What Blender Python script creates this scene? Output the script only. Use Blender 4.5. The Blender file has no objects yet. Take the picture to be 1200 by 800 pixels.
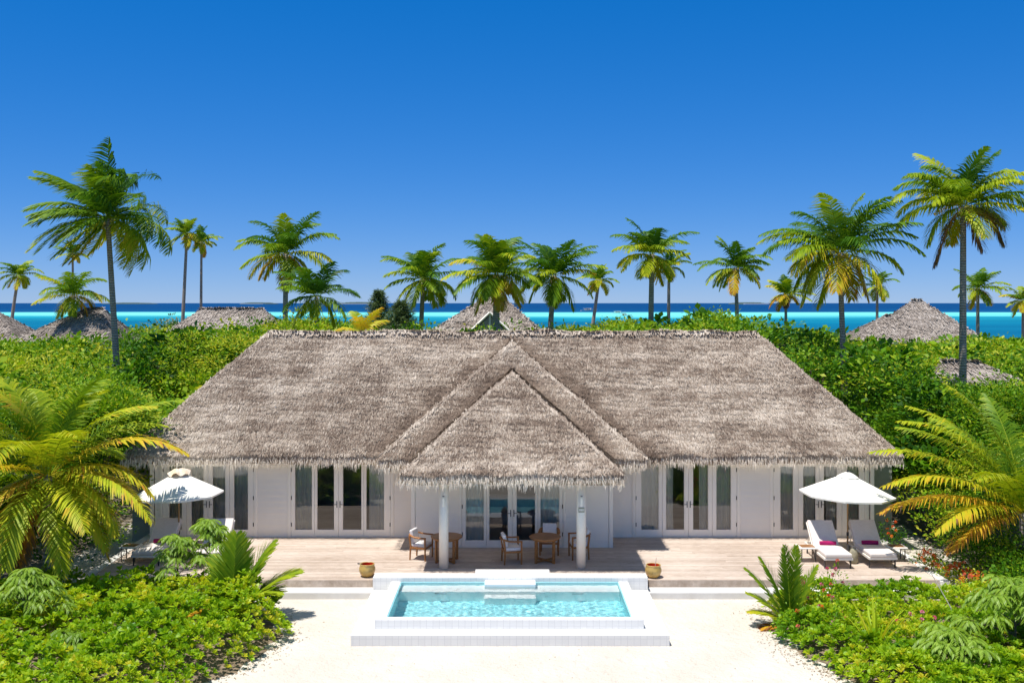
import bpy, math, random
import numpy as np
from mathutils import Vector, Matrix

R = math.radians
scene = bpy.context.scene
COL = scene.collection
F = 1167.0      # focal length in photo pixels (1200 wide)
HZ = 355.0      # horizon row
CAMZ = 7.5      # camera above the deck

# ------------------------------------------------------------------ camera, sky, sun, exposure
cam_d = bpy.data.cameras.new("camera")
cam = bpy.data.objects.new("camera", cam_d)
COL.objects.link(cam)
cam.location = (0, 0, CAMZ)
cam.rotation_euler = (R(90), 0, 0)
cam_d.sensor_width = 36
cam_d.lens = 35.0
cam_d.shift_y = -45 / 1200
cam_d.clip_start = 0.1
cam_d.clip_end = 120000
scene.camera = cam

SUN_DIR = Vector((0.66, 0.42, -2.7)).normalized()      # the way the light travels
sun_el = math.asin(-SUN_DIR.z)
sun_az = math.atan2(-SUN_DIR.x, -SUN_DIR.y)
world = bpy.data.worlds.new("World")
scene.world = world
world.use_nodes = True
wn = world.node_tree.nodes
wl = world.node_tree.links
bg = wn["Background"]
sky = wn.new("ShaderNodeTexSky")
sky.sky_type = 'NISHITA'
sky.sun_disc = False
sky.sun_elevation = sun_el
sky.sun_rotation = sun_az
sky.altitude = 3000
sky.air_density = 1.0
sky.dust_density = 0.0
sky.ozone_density = 1.0
# the deep, clear tropical blue of the photograph: a contrast and tint grade of the physical sky
def vscale(inp, v):
    n = wn.new('ShaderNodeVectorMath'); n.operation = 'MULTIPLY'; wl.new(inp, n.inputs[0]); n.inputs[1].default_value = v; return n.outputs[0]
gm_ = wn.new('ShaderNodeGamma'); gm_.inputs[1].default_value = 0.52
wl.new(vscale(sky.outputs[0], (0.1, 0.1, 0.1)), gm_.inputs[0])
hs = wn.new("ShaderNodeHueSaturation")
hs.inputs['Saturation'].default_value = 1.475
wl.new(vscale(gm_.outputs[0], (4.05, 4.9, 7.0)), hs.inputs['Color'])
g_tc = wn.new('ShaderNodeTexCoord'); g_sp = wn.new('ShaderNodeSeparateXYZ'); wl.new(g_tc.outputs['Generated'], g_sp.inputs[0])
g_mr = wn.new('ShaderNodeMapRange'); g_mr.interpolation_type = 'SMOOTHSTEP'; wl.new(g_sp.outputs['Z'], g_mr.inputs['Value'])
g_mr.inputs['From Min'].default_value = 0.38; g_mr.inputs['From Max'].default_value = 0.75
g_mx = wn.new('ShaderNodeMix'); g_mx.data_type = 'RGBA'; wl.new(g_mr.outputs[0], g_mx.inputs[0])
wl.new(hs.outputs[0], g_mx.inputs[6]); wl.new(vscale(sky.outputs[0], (1.5, 1.35, 1.12)), g_mx.inputs[7])
wl.new(g_mx.outputs[2], bg.inputs[0])
bg.inputs[1].default_value = 0.1

sun_d = bpy.data.lights.new("sun", 'SUN')
sun_d.energy = 4.05
sun_d.angle = R(0.55)
sun_d.color = (1.0, 0.955, 0.89)
sun_d.cycles.is_caustics_light = True
sun = bpy.data.objects.new("sun", sun_d)
COL.objects.link(sun)
sun.rotation_euler = SUN_DIR.to_track_quat('-Z', 'Y').to_euler()
sun.location = (-15, -10, 60)

scene.view_settings.view_transform = 'Standard'
scene.view_settings.look = 'None'
scene.view_settings.exposure = 0.46
scene.view_settings.gamma = 1
scene.render.engine = 'CYCLES'
scene.cycles.max_bounces = 9
scene.cycles.diffuse_bounces = 7
scene.cycles.glossy_bounces = 3
scene.cycles.transmission_bounces = 4
scene.cycles.transparent_max_bounces = 10
scene.cycles.caustics_reflective = False
scene.cycles.caustics_refractive = True

# ------------------------------------------------------------------ helpers
def PX(px, Y):
    return (px - 600) * Y / F

def PZ(py, Y):
    return CAMZ - (py - HZ) * Y / F

def GY(py, z=-0.37):
    return F * (CAMZ - z) / (py - HZ)


def nrm(a):
    return a / np.maximum(np.linalg.norm(a, axis=-1, keepdims=True), 1e-9)


def tag(o, label=None, cat=None, group=None, kind=None):
    if label: o['label'] = label
    if cat: o['category'] = cat
    if group: o['group'] = group
    if kind: o['kind'] = kind
    return o


def thing(name, label, cat, loc=(0, 0, 0), rotz=0, group=None):
    o = bpy.data.objects.new(name, None)
    o.empty_display_size = 0.2
    COL.objects.link(o)
    o.location = loc
    o.rotation_euler = (0, 0, rotz)
    return tag(o, label, cat, group)


def copy_tree(o, parent=None):
    c = o.copy()
    COL.objects.link(c)
    c.parent = parent
    for ch in [x for x in bpy.data.objects if x.parent == o]:
        copy_tree(ch, c)
    return c


class MB:
    """collects geometry for ONE mesh object"""
    def __init__(s):
        s.V = []; s.Fc = []; s.T = []; s.n = 0
        s.blocks = []          # numpy blocks (verts, quads, tone)

    def add(s, vs, fs, tone=0.5):
        b = s.n
        s.V.extend([tuple(v) for v in vs]); s.n += len(vs)
        for f in fs:
            s.Fc.append(tuple(i + b for i in f)); s.T.append(tone)
        return s

    def box(s, c, size, rot=None, tone=0.5, taper=1.0):
        hx, hy, hz = size[0] / 2, size[1] / 2, size[2] / 2
        vs = []
        for z in (-hz, hz):
            k = 1.0 if z < 0 else taper
            for x, y in ((-hx * k, -hy * k), (hx * k, -hy * k), (hx * k, hy * k), (-hx * k, hy * k)):
                vs.append(Vector((x, y, z)))
        if rot is not None:
            vs = [rot @ v for v in vs]
        vs = [v + Vector(c) for v in vs]
        return s.add(vs, [(3, 2, 1, 0), (4, 5, 6, 7), (0, 1, 5, 4), (1, 2, 6, 5), (2, 3, 7, 6), (3, 0, 4, 7)], tone)

    def bb(s, x0, x1, y0, y1, z0, z1, tone=0.5):
        return s.box(((x0 + x1) / 2, (y0 + y1) / 2, (z0 + z1) / 2), (x1 - x0, y1 - y0, z1 - z0), None, tone)

    def lathe(s, prof, c=(0, 0, 0), n=24, tone=0.5, caps=True):
        vs = []; fs = []
        for (r, z) in prof:
            for i in range(n):
                a = 2 * math.pi * i / n
                vs.append((c[0] + r * math.cos(a), c[1] + r * math.sin(a), c[2] + z))
        m = len(prof)
        for j in range(m - 1):
            for i in range(n):
                fs.append((j * n + i, j * n + (i + 1) % n, (j + 1) * n + (i + 1) % n, (j + 1) * n + i))
        if caps:
            fs.append(tuple(reversed(range(n)))); fs.append(tuple((m - 1) * n + i for i in range(n)))
        return s.add(vs, fs, tone)

    def tube(s, pts, rad, n=8, tone=0.5, flat=1.0):
        pts = [Vector(p) for p in pts]
        if not hasattr(rad, '__len__'): rad = [rad] * len(pts)
        vs = []; fs = []
        up = Vector((0, 0, 1))
        for k, p in enumerate(pts):
            t = (pts[min(k + 1, len(pts) - 1)] - pts[max(k - 1, 0)]).normalized()
            ref = up if abs(t.dot(up)) < 0.95 else Vector((0, 1, 0))
            a = t.cross(ref).normalized(); b = t.cross(a).normalized()
            for i in range(n):
                w = 2 * math.pi * i / n
                vs.append(p + a * math.cos(w) * rad[k] + b * math.sin(w) * rad[k] * flat)
        for j in range(len(pts) - 1):
            for i in range(n):
                fs.append((j * n + i, j * n + (i + 1) % n, (j + 1) * n + (i + 1) % n, (j + 1) * n + i))
        fs.append(tuple(range(n - 1, -1, -1))); fs.append(tuple((len(pts) - 1) * n + i for i in range(n)))
        return s.add(vs, fs, tone)

    def block(s, verts, faces, tone):
        s.blocks.append((np.asarray(verts, dtype=np.float32).reshape(-1, 3), np.asarray(faces, dtype=np.int32), np.asarray(tone, dtype=np.float32)))
        return s

    def build(s, name, mat, parent=None, smooth=False, off=(0, 0, 0), bevel=0, seg=2):
        me = bpy.data.meshes.new(name)
        if s.blocks:
            Vs = []; Fs = []; Ts = []; b = 0
            if s.V:
                tri = []; tt = []
                for f, t in zip(s.Fc, s.T):
                    if len(f) == 4:
                        tri.append(f); tt.append(t)
                    else:                      # fan of quads round the middle point
                        P = [Vector(s.V[i]) for i in f]; c = sum(P, Vector()) / len(f); ci = len(s.V); s.V.append(tuple(c)); k_ = len(f)
                        mids = []
                        for i in range(k_): mids.append(len(s.V)); s.V.append(tuple((P[i] + P[(i + 1) % k_]) / 2))
                        for i in range(k_): tri.append((f[i], mids[i], ci, mids[i - 1])); tt.append(t)
                quads = tri; qt = tt
                Vs.append(np.array(s.V, dtype=np.float32)); Fs.append(np.array(quads, dtype=np.int32).reshape(-1, 4)); Ts.append(np.array(qt, dtype=np.float32)); b = len(s.V)
            for v, f, t in s.blocks:
                Vs.append(v); Fs.append(f + b); Ts.append(t); b += len(v)
            V = np.concatenate(Vs) - np.array(off, dtype=np.float32); Q = np.concatenate(Fs); T = np.concatenate(Ts)
            me.vertices.add(len(V)); me.vertices.foreach_set('co', V.ravel())
            me.loops.add(Q.size); me.loops.foreach_set('vertex_index', Q.ravel())
            me.polygons.add(len(Q))
            me.polygons.foreach_set('loop_start', np.arange(0, Q.size, 4, dtype=np.int32))
            me.update(calc_edges=True)
            at = me.attributes.new('tone', 'FLOAT', 'FACE'); at.data.foreach_set('value', T)
            me.validate()
        else:
            o_ = Vector(off)
            me.from_pydata([Vector(v) - o_ for v in s.V], [], s.Fc)
            me.update()
            at = me.attributes.new('tone', 'FLOAT', 'FACE'); at.data.foreach_set('value', np.array(s.T, dtype=np.float32))
        if smooth:
            me.polygons.foreach_set('use_smooth', [True] * len(me.polygons))
        for m in (mat if isinstance(mat, (list, tuple)) else [mat]):
            me.materials.append(m)
        o = bpy.data.objects.new(name, me)
        COL.objects.link(o)
        if parent is not None: o.parent = parent
        if bevel:
            md = o.modifiers.new('bevel', 'BEVEL'); md.width = bevel; md.segments = seg; md.limit_method = 'ANGLE'; md.angle_limit = R(40)
        return o


def vnoise(x, y, seed=0.0):
    """cheap smooth noise in about [-1, 1]"""
    return (np.sin(x * 1.3 + seed + 1.7 * np.sin(y * 0.9 + seed * 2)) + np.sin(y * 1.7 - seed + 1.3 * np.sin(x * 1.1)) +
            0.6 * np.sin(x * 3.1 + y * 2.3 + seed * 3) + 0.5 * np.sin(y * 4.3 - x * 3.7 + seed)) / 3.1

# ------------------------------------------------------------------ materials
def newmat(name):
    m = bpy.data.materials.new(name); m.use_nodes = True
    nt = m.node_tree
    return m, nt, nt.nodes, nt.links, nt.nodes['Principled BSDF']


def N(nt, typ, **kw):
    n = nt.nodes.new(typ)
    for k, v in kw.items():
        if k in ('op',): n.operation = v
        else: setattr(n, k, v)
    return n


def ramp(nt, fac, stops):
    r = nt.nodes.new('ShaderNodeValToRGB')
    while len(r.color_ramp.elements) < len(stops): r.color_ramp.elements.new(0.5)
    for e, (p, c) in zip(r.color_ramp.elements, stops):
        e.position = p; e.color = (c[0], c[1], c[2], 1)
    nt.links.new(fac, r.inputs[0])
    return r.outputs[0]


def noise_val(nt, scale, detail=4, coord='Object', rough=0.55, vec_scale=None):
    tc = nt.nodes.new('ShaderNodeTexCoord')
    out = tc.outputs[coord]
    if vec_scale:
        mp = nt.nodes.new('ShaderNodeMapping'); mp.inputs['Scale'].default_value = vec_scale
        nt.links.new(out, mp.inputs[0]); out = mp.outputs[0]
    nz = nt.nodes.new('ShaderNodeTexNoise'); nz.inputs['Scale'].default_value = scale; nz.inputs['Detail'].default_value = detail
    nz.inputs['Roughness'].default_value = rough
    nt.links.new(out, nz.inputs['Vector'])
    return nz.outputs['Fac']


def bump(nt, h, strength, dist, bsdf):
    b = nt.nodes.new('ShaderNodeBump'); b.inputs['Strength'].default_value = strength; b.inputs['Distance'].default_value = dist
    nt.links.new(h, b.inputs['Height']); nt.links.new(b.outputs[0], bsdf.inputs['Normal'])
    return b


def simple(name, c1, c2=None, rough=0.6, nscale=6, bstr=0.0, bdist=0.01, spec=0.4, metal=0.0, vec_scale=None, detail=4):
    m, nt, ns, lk, b = newmat(name)
    c2 = c2 or tuple(x * 0.85 for x in c1)
    f = noise_val(nt, nscale, detail, vec_scale=vec_scale)
    lk.new(ramp(nt, f, [(0.3, c2), (0.7, c1)]), b.inputs['Base Color'])
    b.inputs['Roughness'].default_value = rough
    b.inputs['Specular IOR Level'].default_value = spec
    b.inputs['Metallic'].default_value = metal
    if bstr: bump(nt, f, bstr, bdist, b)
    return m


def attr(nt, name='tone'):
    a = nt.nodes.new('ShaderNodeAttribute'); a.attribute_name = name
    return a.outputs['Fac']


def foliage(name, stops, trans=0.35, rough=0.42, spec=0.4, boost=1.35):
    m, nt, ns, lk, b = newmat(name)
    col = ramp(nt, attr(nt), stops)
    lk.new(col, b.inputs['Base Color'])
    b.inputs['Roughness'].default_value = rough
    b.inputs['Specular IOR Level'].default_value = spec
    tr = ns.new('ShaderNodeBsdfTranslucent')
    mul = ns.new('ShaderNodeMix'); mul.data_type = 'RGBA'; mul.blend_type = 'MULTIPLY'; mul.inputs[0].default_value = 1
    lk.new(col, mul.inputs[6]); mul.inputs[7].default_value = (boost * 1.1, boost, boost * 0.5, 1)
    lk.new(mul.outputs[2], tr.inputs[0])
    mx = ns.new('ShaderNodeMixShader'); mx.inputs[0].default_value = trans
    lk.new(b.outputs[0], mx.inputs[1]); lk.new(tr.outputs[0], mx.inputs[2])
    lk.new(mx.outputs[0], ns['Material Output'].inputs[0])
    return m

PALM = foliage('palm_leaf', [(0.0, (0.016, 0.065, 0.008)), (0.25, (0.050, 0.15, 0.008)), (0.45, (0.16, 0.29, 0.010)),
                             (0.66, (0.46, 0.52, 0.02)), (0.84, (0.66, 0.44, 0.03)), (0.94, (0.55, 0.24, 0.04)), (1.0, (0.20, 0.12, 0.07))], 0.30, 0.5, 0.22)
BUSH = foliage('belt_leaf', [(0.0, (0.014, 0.055, 0.005)), (0.3, (0.045, 0.15, 0.007)), (0.58, (0.13, 0.29, 0.010)), (0.82, (0.29, 0.44, 0.014)), (1.0, (0.50, 0.52, 0.05))], 0.3, 0.5, 0.15)
SCAEV = foliage('beach_shrub_leaf', [(0.0, (0.03, 0.12, 0.006)), (0.35, (0.11, 0.28, 0.008)), (0.7, (0.30, 0.48, 0.012)), (0.92, (0.48, 0.57, 0.02)), (1.0, (0.60, 0.56, 0.04))], 0.34, 0.45, 0.3)
SAPL = foliage('sapling_leaf', [(0.0, (0.06, 0.15, 0.015)), (0.5, (0.19, 0.34, 0.03)), (1.0, (0.34, 0.50, 0.06))], 0.36, 0.45, 0.3)
FLOWR = foliage('petal', [(0.0, (0.85, 0.17, 0.05)), (0.35, (0.90, 0.36, 0.06)), (0.6, (0.8, 0.10, 0.30)), (1.0, (0.85, 0.35, 0.5))], 0.25, 0.5, 0.2, 1.0)
DRYL = foliage('dry_leaf', [(0.0, (0.10, 0.06, 0.03)), (0.5, (0.28, 0.19, 0.10)), (1.0, (0.45, 0.33, 0.2))], 0.1, 0.8, 0.1, 1.0)
GREYG = foliage('silvery_leaf', [(0.0, (0.05, 0.10, 0.035)), (0.6, (0.15, 0.22, 0.09)), (1.0, (0.42, 0.44, 0.32))], 0.25)


def mat_trunk():
    m, nt, ns, lk, b = newmat('palm_trunk')
    tc = ns.new('ShaderNodeTexCoord')
    wv = ns.new('ShaderNodeTexWave'); wv.bands_direction = 'Z'; wv.inputs['Scale'].default_value = 2.6; wv.inputs['Distortion'].default_value = 4.0
    wv.inputs['Detail'].default_value = 2
    lk.new(tc.outputs['Object'], wv.inputs['Vector'])
    f = noise_val(nt, 5, 4)
    mx = ns.new('ShaderNodeMath'); mx.operation = 'MULTIPLY'; lk.new(wv.outputs['Fac'], mx.inputs[0]); lk.new(f, mx.inputs[1])
    lk.new(ramp(nt, mx.outputs[0], [(0.0, (0.21, 0.17, 0.13)), (0.25, (0.33, 0.28, 0.225)), (0.5, (0.45, 0.39, 0.32))]), b.inputs['Base Color'])
    b.inputs['Roughness'].default_value = 0.85
    bump(nt, wv.outputs['Fac'], 0.4, 0.02, b)
    return m
TRUNK = mat_trunk()
BARK = simple('bark', (0.22, 0.17, 0.12), (0.09, 0.065, 0.045), 0.9, 9, 0.5, 0.02)


def mat_thatch(name, stops, spec=0.15):
    m, nt, ns, lk, b = newmat(name)
    a = attr(nt)
    f = noise_val(nt, 0.55, 5, rough=0.65)
    f2 = noise_val(nt, 14, 3, vec_scale=(1, 1, 1))
    m1 = ns.new('ShaderNodeMath'); m1.operation = 'MULTIPLY_ADD'; m1.inputs[1].default_value = 0.42; lk.new(a, m1.inputs[0])
    m2 = ns.new('ShaderNodeMath'); m2.operation = 'MULTIPLY'; m2.inputs[1].default_value = 0.95; lk.new(f, m2.inputs[0])
    lk.new(m2.outputs[0], m1.inputs[2])
    m3 = ns.new('ShaderNodeMath'); m3.operation = 'MULTIPLY_ADD'; m3.inputs[1].default_value = 0.25; lk.new(f2, m3.inputs[0]); lk.new(m1.outputs[0], m3.inputs[2])
    m4 = ns.new('ShaderNodeMath'); m4.operation = 'SUBTRACT'; m4.inputs[1].default_value = 0.28; lk.new(m3.outputs[0], m4.inputs[0])
    lk.new(ramp(nt, m4.outputs[0], stops), b.inputs['Base Color'])
    b.inputs['Roughness'].default_value = 0.85
    b.inputs['Specular IOR Level'].default_value = spec
    bump(nt, f2, 0.5, 0.03, b)
    return m
THATCH = mat_thatch('thatch', [(0.10, (0.085, 0.058, 0.045)), (0.33, (0.24, 0.178, 0.135)), (0.60, (0.48, 0.395, 0.315)), (0.88, (0.72, 0.63, 0.53))])
FRINGE = mat_thatch('thatch_fringe', [(0.1, (0.24, 0.18, 0.13)), (0.4, (0.60, 0.50, 0.40)), (0.8, (0.84, 0.75, 0.63))])
THATCH_FAR = mat_thatch('far_thatch', [(0.12, (0.16, 0.125, 0.10)), (0.45, (0.34, 0.29, 0.25)), (0.85, (0.52, 0.46, 0.41))])

PAINT = simple('white_paint', (0.91, 0.855, 0.76), (0.88, 0.825, 0.73), 0.5, 1.5, 0.08, 0.004)
FRAME = simple('white_frame_paint', (0.92, 0.87, 0.78), (0.89, 0.84, 0.75), 0.35, 2.5)
OLIVE = simple('grey_green_paint', (0.36, 0.37, 0.31), (0.30, 0.31, 0.26), 0.6, 1.5)
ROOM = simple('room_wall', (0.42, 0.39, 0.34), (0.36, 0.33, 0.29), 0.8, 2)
METAL = simple('dark_metal', (0.05, 0.045, 0.045), (0.03, 0.03, 0.03), 0.4, 8)
BRASS = simple('grey_brass', (0.32, 0.33, 0.25), (0.22, 0.23, 0.18), 0.4, 20, metal=0.3)
TEAK = simple('teak', (0.44, 0.19, 0.055), (0.28, 0.11, 0.03), 0.45, 4, 0.1, 0.002, vec_scale=(1, 8, 8))
TEAK_TOP = simple('teak_top', (0.36, 0.17, 0.065), (0.25, 0.11, 0.04), 0.4, 3, 0.1, 0.002, vec_scale=(1, 12, 1))
CUSHION = simple('white_cushion', (0.80, 0.77, 0.76), (0.72, 0.69, 0.68), 0.9, 18, 0.15, 0.004)
MATTR = simple('lounger_mattress', (0.80, 0.73, 0.67), (0.74, 0.67, 0.61), 0.9, 14, 0.15, 0.004)
CANVAS = simple('parasol_canvas', (0.88, 0.86, 0.78), (0.85, 0.82, 0.74), 0.85, 3, 0.08, 0.01)
CANVT = simple('parasol_vent_canvas', (0.86, 0.78, 0.66), (0.70, 0.50, 0.32), 0.85, 5, 0.2, 0.02)
MAGENTA = simple('magenta_towel', (0.45, 0.012, 0.13), (0.30, 0.008, 0.09), 0.95, 60, 0.4, 0.004)
GLAZE = simple('ochre_glaze', (0.62, 0.42, 0.12), (0.42, 0.27, 0.08), 0.32, 7, 0.1, 0.004, spec=0.6)
REDIN = simple('red_glaze', (0.62, 0.055, 0.012), (0.50, 0.03, 0.008), 0.35, 4)
STONE = simple('pale_stone', (0.52, 0.48, 0.40), (0.42, 0.38, 0.32), 0.8, 6, 0.2, 0.01)
KERBM = simple('white_render', (0.78, 0.76, 0.72), (0.70, 0.67, 0.62), 0.75, 3, 0.15, 0.005)


def mat_tile():
    m, nt, ns, lk, b = newmat('white_pool_tile')
    g = ns.new('ShaderNodeNewGeometry')
    br = ns.new('ShaderNodeTexBrick')
    br.offset = 0.0
    br.inputs['Scale'].default_value = 1
    br.inputs['Mortar Size'].default_value = 0.006
    br.inputs['Mortar Smooth'].default_value = 0.3
    br.inputs['Brick Width'].default_value = 0.15
    br.inputs['Row Height'].default_value = 0.15
    br.inputs['Color1'].default_value = (0.82, 0.81, 0.78, 1); br.inputs['Color2'].default_value = (0.78, 0.77, 0.74, 1)
    br.inputs['Mortar'].default_value = (0.68, 0.67, 0.65, 1)
    # on the level faces tiles run in x,y ; on fronts x,z ; on ends y,z
    sp = ns.new('ShaderNodeSeparateXYZ'); lk.new(g.outputs['Position'], sp.inputs[0])
    sn = ns.new('ShaderNodeSeparateXYZ'); lk.new(g.outputs['Normal'], sn.inputs[0])
    ax = ns.new('ShaderNodeMath'); ax.operation = 'ABSOLUTE'; lk.new(sn.outputs['X'], ax.inputs[0])
    gx = ns.new('ShaderNodeMath'); gx.operation = 'GREATER_THAN'; gx.inputs[1].default_value = 0.7; lk.new(ax.outputs[0], gx.inputs[0])
    az = ns.new('ShaderNodeMath'); az.operation = 'ABSOLUTE'; lk.new(sn.outputs['Z'], az.inputs[0])
    gz = ns.new('ShaderNodeMath'); gz.operation = 'GREATER_THAN'; gz.inputs[1].default_value = 0.7; lk.new(az.outputs[0], gz.inputs[0])
    u = ns.new('ShaderNodeMix'); u.data_type = 'FLOAT'; lk.new(gx.outputs[0], u.inputs[0]); lk.new(sp.outputs['X'], u.inputs[2]); lk.new(sp.outputs['Y'], u.inputs[3])
    v = ns.new('ShaderNodeMix'); v.data_type = 'FLOAT'; lk.new(gz.outputs[0], v.inputs[0]); lk.new(sp.outputs['Z'], v.inputs[2]); lk.new(sp.outputs['Y'], v.inputs[3])
    cb = ns.new('ShaderNodeCombineXYZ'); lk.new(u.outputs[0], cb.inputs[0]); lk.new(v.outputs[0], cb.inputs[1])
    ad = ns.new('ShaderNodeVectorMath'); ad.operation = 'ADD'; ad.inputs[1].default_value = (50, 50, 0); lk.new(cb.outputs[0], ad.inputs[0])
    lk.new(ad.outputs[0], br.inputs['Vector'])
    lk.new(br.outputs['Color'], b.inputs['Base Color'])
    b.inputs['Roughness'].default_value = 0.35
    return m
TILE = mat_tile()


def mat_pooltile():
    m, nt, ns, lk, b = newmat('aqua_pool_tile')
    vo = ns.new('ShaderNodeTexNoise'); vo.inputs['Scale'].default_value = 14; vo.inputs['Detail'].default_value = 1
    tc = ns.new('ShaderNodeTexCoord'); lk.new(tc.outputs['Object'], vo.inputs['Vector'])
    lk.new(ramp(nt, vo.outputs['Fac'], [(0.35, (0.34, 0.82, 0.88)), (0.7, (0.46, 0.88, 0.92))]), b.inputs['Base Color'])
    b.inputs['Roughness'].default_value = 0.4
    return m
POOLT = mat_pooltile()


def mat_poolwater():
    m, nt, ns, lk, b = newmat('pool_water')
    b.inputs['Base Color'].default_value = (0.92, 0.99, 1.0, 1)
    b.inputs['Roughness'].default_value = 0.0
    b.inputs['IOR'].default_value = 1.33
    b.inputs['Transmission Weight'].default_value = 1.0
    return m
PWATER = mat_poolwater()


def mat_glass():
    m, nt, ns, lk, b = newmat('window_glass')
    tr = ns.new('ShaderNodeBsdfTransparent'); tr.inputs[0].default_value = (0.93, 0.95, 0.93, 1)
    gl = ns.new('ShaderNodeBsdfGlossy'); gl.inputs['Roughness'].default_value = 0.0
    fr = ns.new('ShaderNodeFresnel'); fr.inputs[0].default_value = 1.95
    mx = ns.new('ShaderNodeMixShader'); lk.new(fr.outputs[0], mx.inputs[0]); lk.new(tr.outputs[0], mx.inputs[1]); lk.new(gl.outputs[0], mx.inputs[2])
    lk.new(mx.outputs[0], ns['Material Output'].inputs[0])
    return m
GLASS = mat_glass()


def mat_deck():
    m, nt, ns, lk, b = newmat('weathered_deck')
    a = attr(nt)
    f = noise_val(nt, 3.0, 6, vec_scale=(1.2, 9, 1), rough=0.7)
    fb = noise_val(nt, 0.5, 3)
    s1 = ns.new('ShaderNodeMath'); s1.operation = 'MULTIPLY_ADD'; s1.inputs[1].default_value = 0.2; lk.new(a, s1.inputs[0]); lk.new(f, s1.inputs[2])
    s2 = ns.new('ShaderNodeMath'); s2.operation = 'MULTIPLY_ADD'; s2.inputs[1].default_value = 0.5; lk.new(fb, s2.inputs[0]); lk.new(s1.outputs[0], s2.inputs[2])
    lk.new(ramp(nt, s2.outputs[0], [(0.52, (0.33, 0.245, 0.18)), (0.80, (0.52, 0.42, 0.34)), (1.05, (0.67, 0.565, 0.475))]), b.inputs['Base Color'])
    b.inputs['Roughness'].default_value = 0.75
    b.inputs['Specular IOR Level'].default_value = 0.2
    bump(nt, f, 0.4, 0.004, b)
    return m
DECKM = mat_deck()


def mat_sand():
    m, nt, ns, lk, b = newmat('coral_sand')
    f = noise_val(nt, 0.6, 5, rough=0.6); f2 = noise_val(nt, 60, 2); f3 = noise_val(nt, 4.0, 5)
    c1 = ramp(nt, f, [(0.3, (0.62, 0.56, 0.475)), (0.7, (0.72, 0.665, 0.58))])
    c2 = ramp(nt, f2, [(0.32, (0.78, 0.76, 0.72)), (0.5, (1, 1, 1))])
    mu = ns.new('ShaderNodeMix'); mu.data_type = 'RGBA'; mu.blend_type = 'MULTIPLY'; mu.inputs[0].default_value = 0.5
    lk.new(c1, mu.inputs[6]); lk.new(c2, mu.inputs[7])
    # litter-covered soil under the planting belt
    g = ns.new('ShaderNodeNewGeometry'); sp = ns.new('ShaderNodeSeparateXYZ'); lk.new(g.outputs['Position'], sp.inputs[0])
    def mth(op, a_, b_):
        n = ns.new('ShaderNodeMath'); n.operation = op
        for i, v in enumerate((a_, b_)):
            if isinstance(v, (int, float)): n.inputs[i].default_value = v
            else: lk.new(v, n.inputs[i])
        return n.outputs[0]
    ax = mth('ABSOLUTE', sp.outputs['X'], 0)
    wob = mth('MULTIPLY', mth('SUBTRACT', f3, 0.5), 2.5)
    m1 = mth('GREATER_THAN', mth('ADD', ax, wob), 13.6)
    m2 = mth('GREATER_THAN', mth('ADD', sp.outputs['Y'], wob), 40.0)
    mask = mth('MULTIPLY', mth('MAXIMUM', m1, m2), 0.85)
    mask = mth('MULTIPLY', mask, mth('LESS_THAN', sp.outputs['Y'], 128))
    mm = ns.new('ShaderNodeMix'); mm.data_type = 'RGBA'; lk.new(mask, mm.inputs[0]); lk.new(mu.outputs[2], mm.inputs[6]); mm.inputs[7].default_value = (0.13, 0.095, 0.06, 1)
    lk.new(mm.outputs[2], b.inputs['Base Color'])
    b.inputs['Roughness'].default_value = 0.9; b.inputs['Specular IOR Level'].default_value = 0.1
    f4 = noise_val(nt, 11, 4, rough=0.65)
    ad = ns.new('ShaderNodeMath'); ad.operation = 'MULTIPLY_ADD'; ad.inputs[1].default_value = 0.35; lk.new(f4, ad.inputs[0]); lk.new(f3, ad.inputs[2])
    bump(nt, ad.outputs[0], 0.9, 0.10, b)
    return m
SAND = mat_sand()


def mat_sea():
    m, nt, ns, lk, b = newmat('lagoon_water')
    g = ns.new('ShaderNodeNewGeometry'); sp = ns.new('ShaderNodeSeparateXYZ'); lk.new(g.outputs['Position'], sp.inputs[0])
    f = noise_val(nt, 0.0022, 4, vec_scale=(0.6, 1, 1)); 
    fs = noise_val(nt, 0.02, 5)
    a1 = ns.new('ShaderNodeMath'); a1.operation = 'MULTIPLY_ADD'; a1.inputs[1].default_value = 460; lk.new(f, a1.inputs[0]); lk.new(sp.outputs['Y'], a1.inputs[2])
    a2 = ns.new('ShaderNodeMath'); a2.operation = 'MULTIPLY'; a2.inputs[1].default_value = 1 / 2400; lk.new(a1.outputs[0], a2.inputs[0])
    col = ramp(nt, a2.outputs[0], [(0.08, (0.01, 0.24, 0.30)), (0.16, (0.0, 0.135, 0.24)), (0.29, (0.0, 0.15, 0.25)), (0.37, (0.01, 0.30, 0.38)), (0.42, (0.20, 0.75, 0.68)),
                                   (0.50, (0.20, 0.72, 0.68)), (0.53, (0.0, 0.07, 0.19)), (0.8, (0.0, 0.045, 0.15))])
    pt = noise_val(nt, 0.012, 4, vec_scale=(0.35, 1, 1)); pm = ns.new('ShaderNodeMix'); pm.data_type = 'RGBA'; pm.blend_type = 'MULTIPLY'; pm.inputs[0].default_value = 0.8
    lk.new(col, pm.inputs[6]); lk.new(ramp(nt, pt, [(0.38, (0.6, 0.72, 0.8)), (0.6, (1.05, 1.05, 1.05))]), pm.inputs[7])
    lk.new(pm.outputs[2], b.inputs['Base Color'])
    b.inputs['Roughness'].default_value = 0.4; b.inputs['Specular IOR Level'].default_value = 0.03
    bump(nt, noise_val(nt, 0.5, 3), 0.25, 0.3, b)
    return m
SEA = mat_sea()

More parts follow.
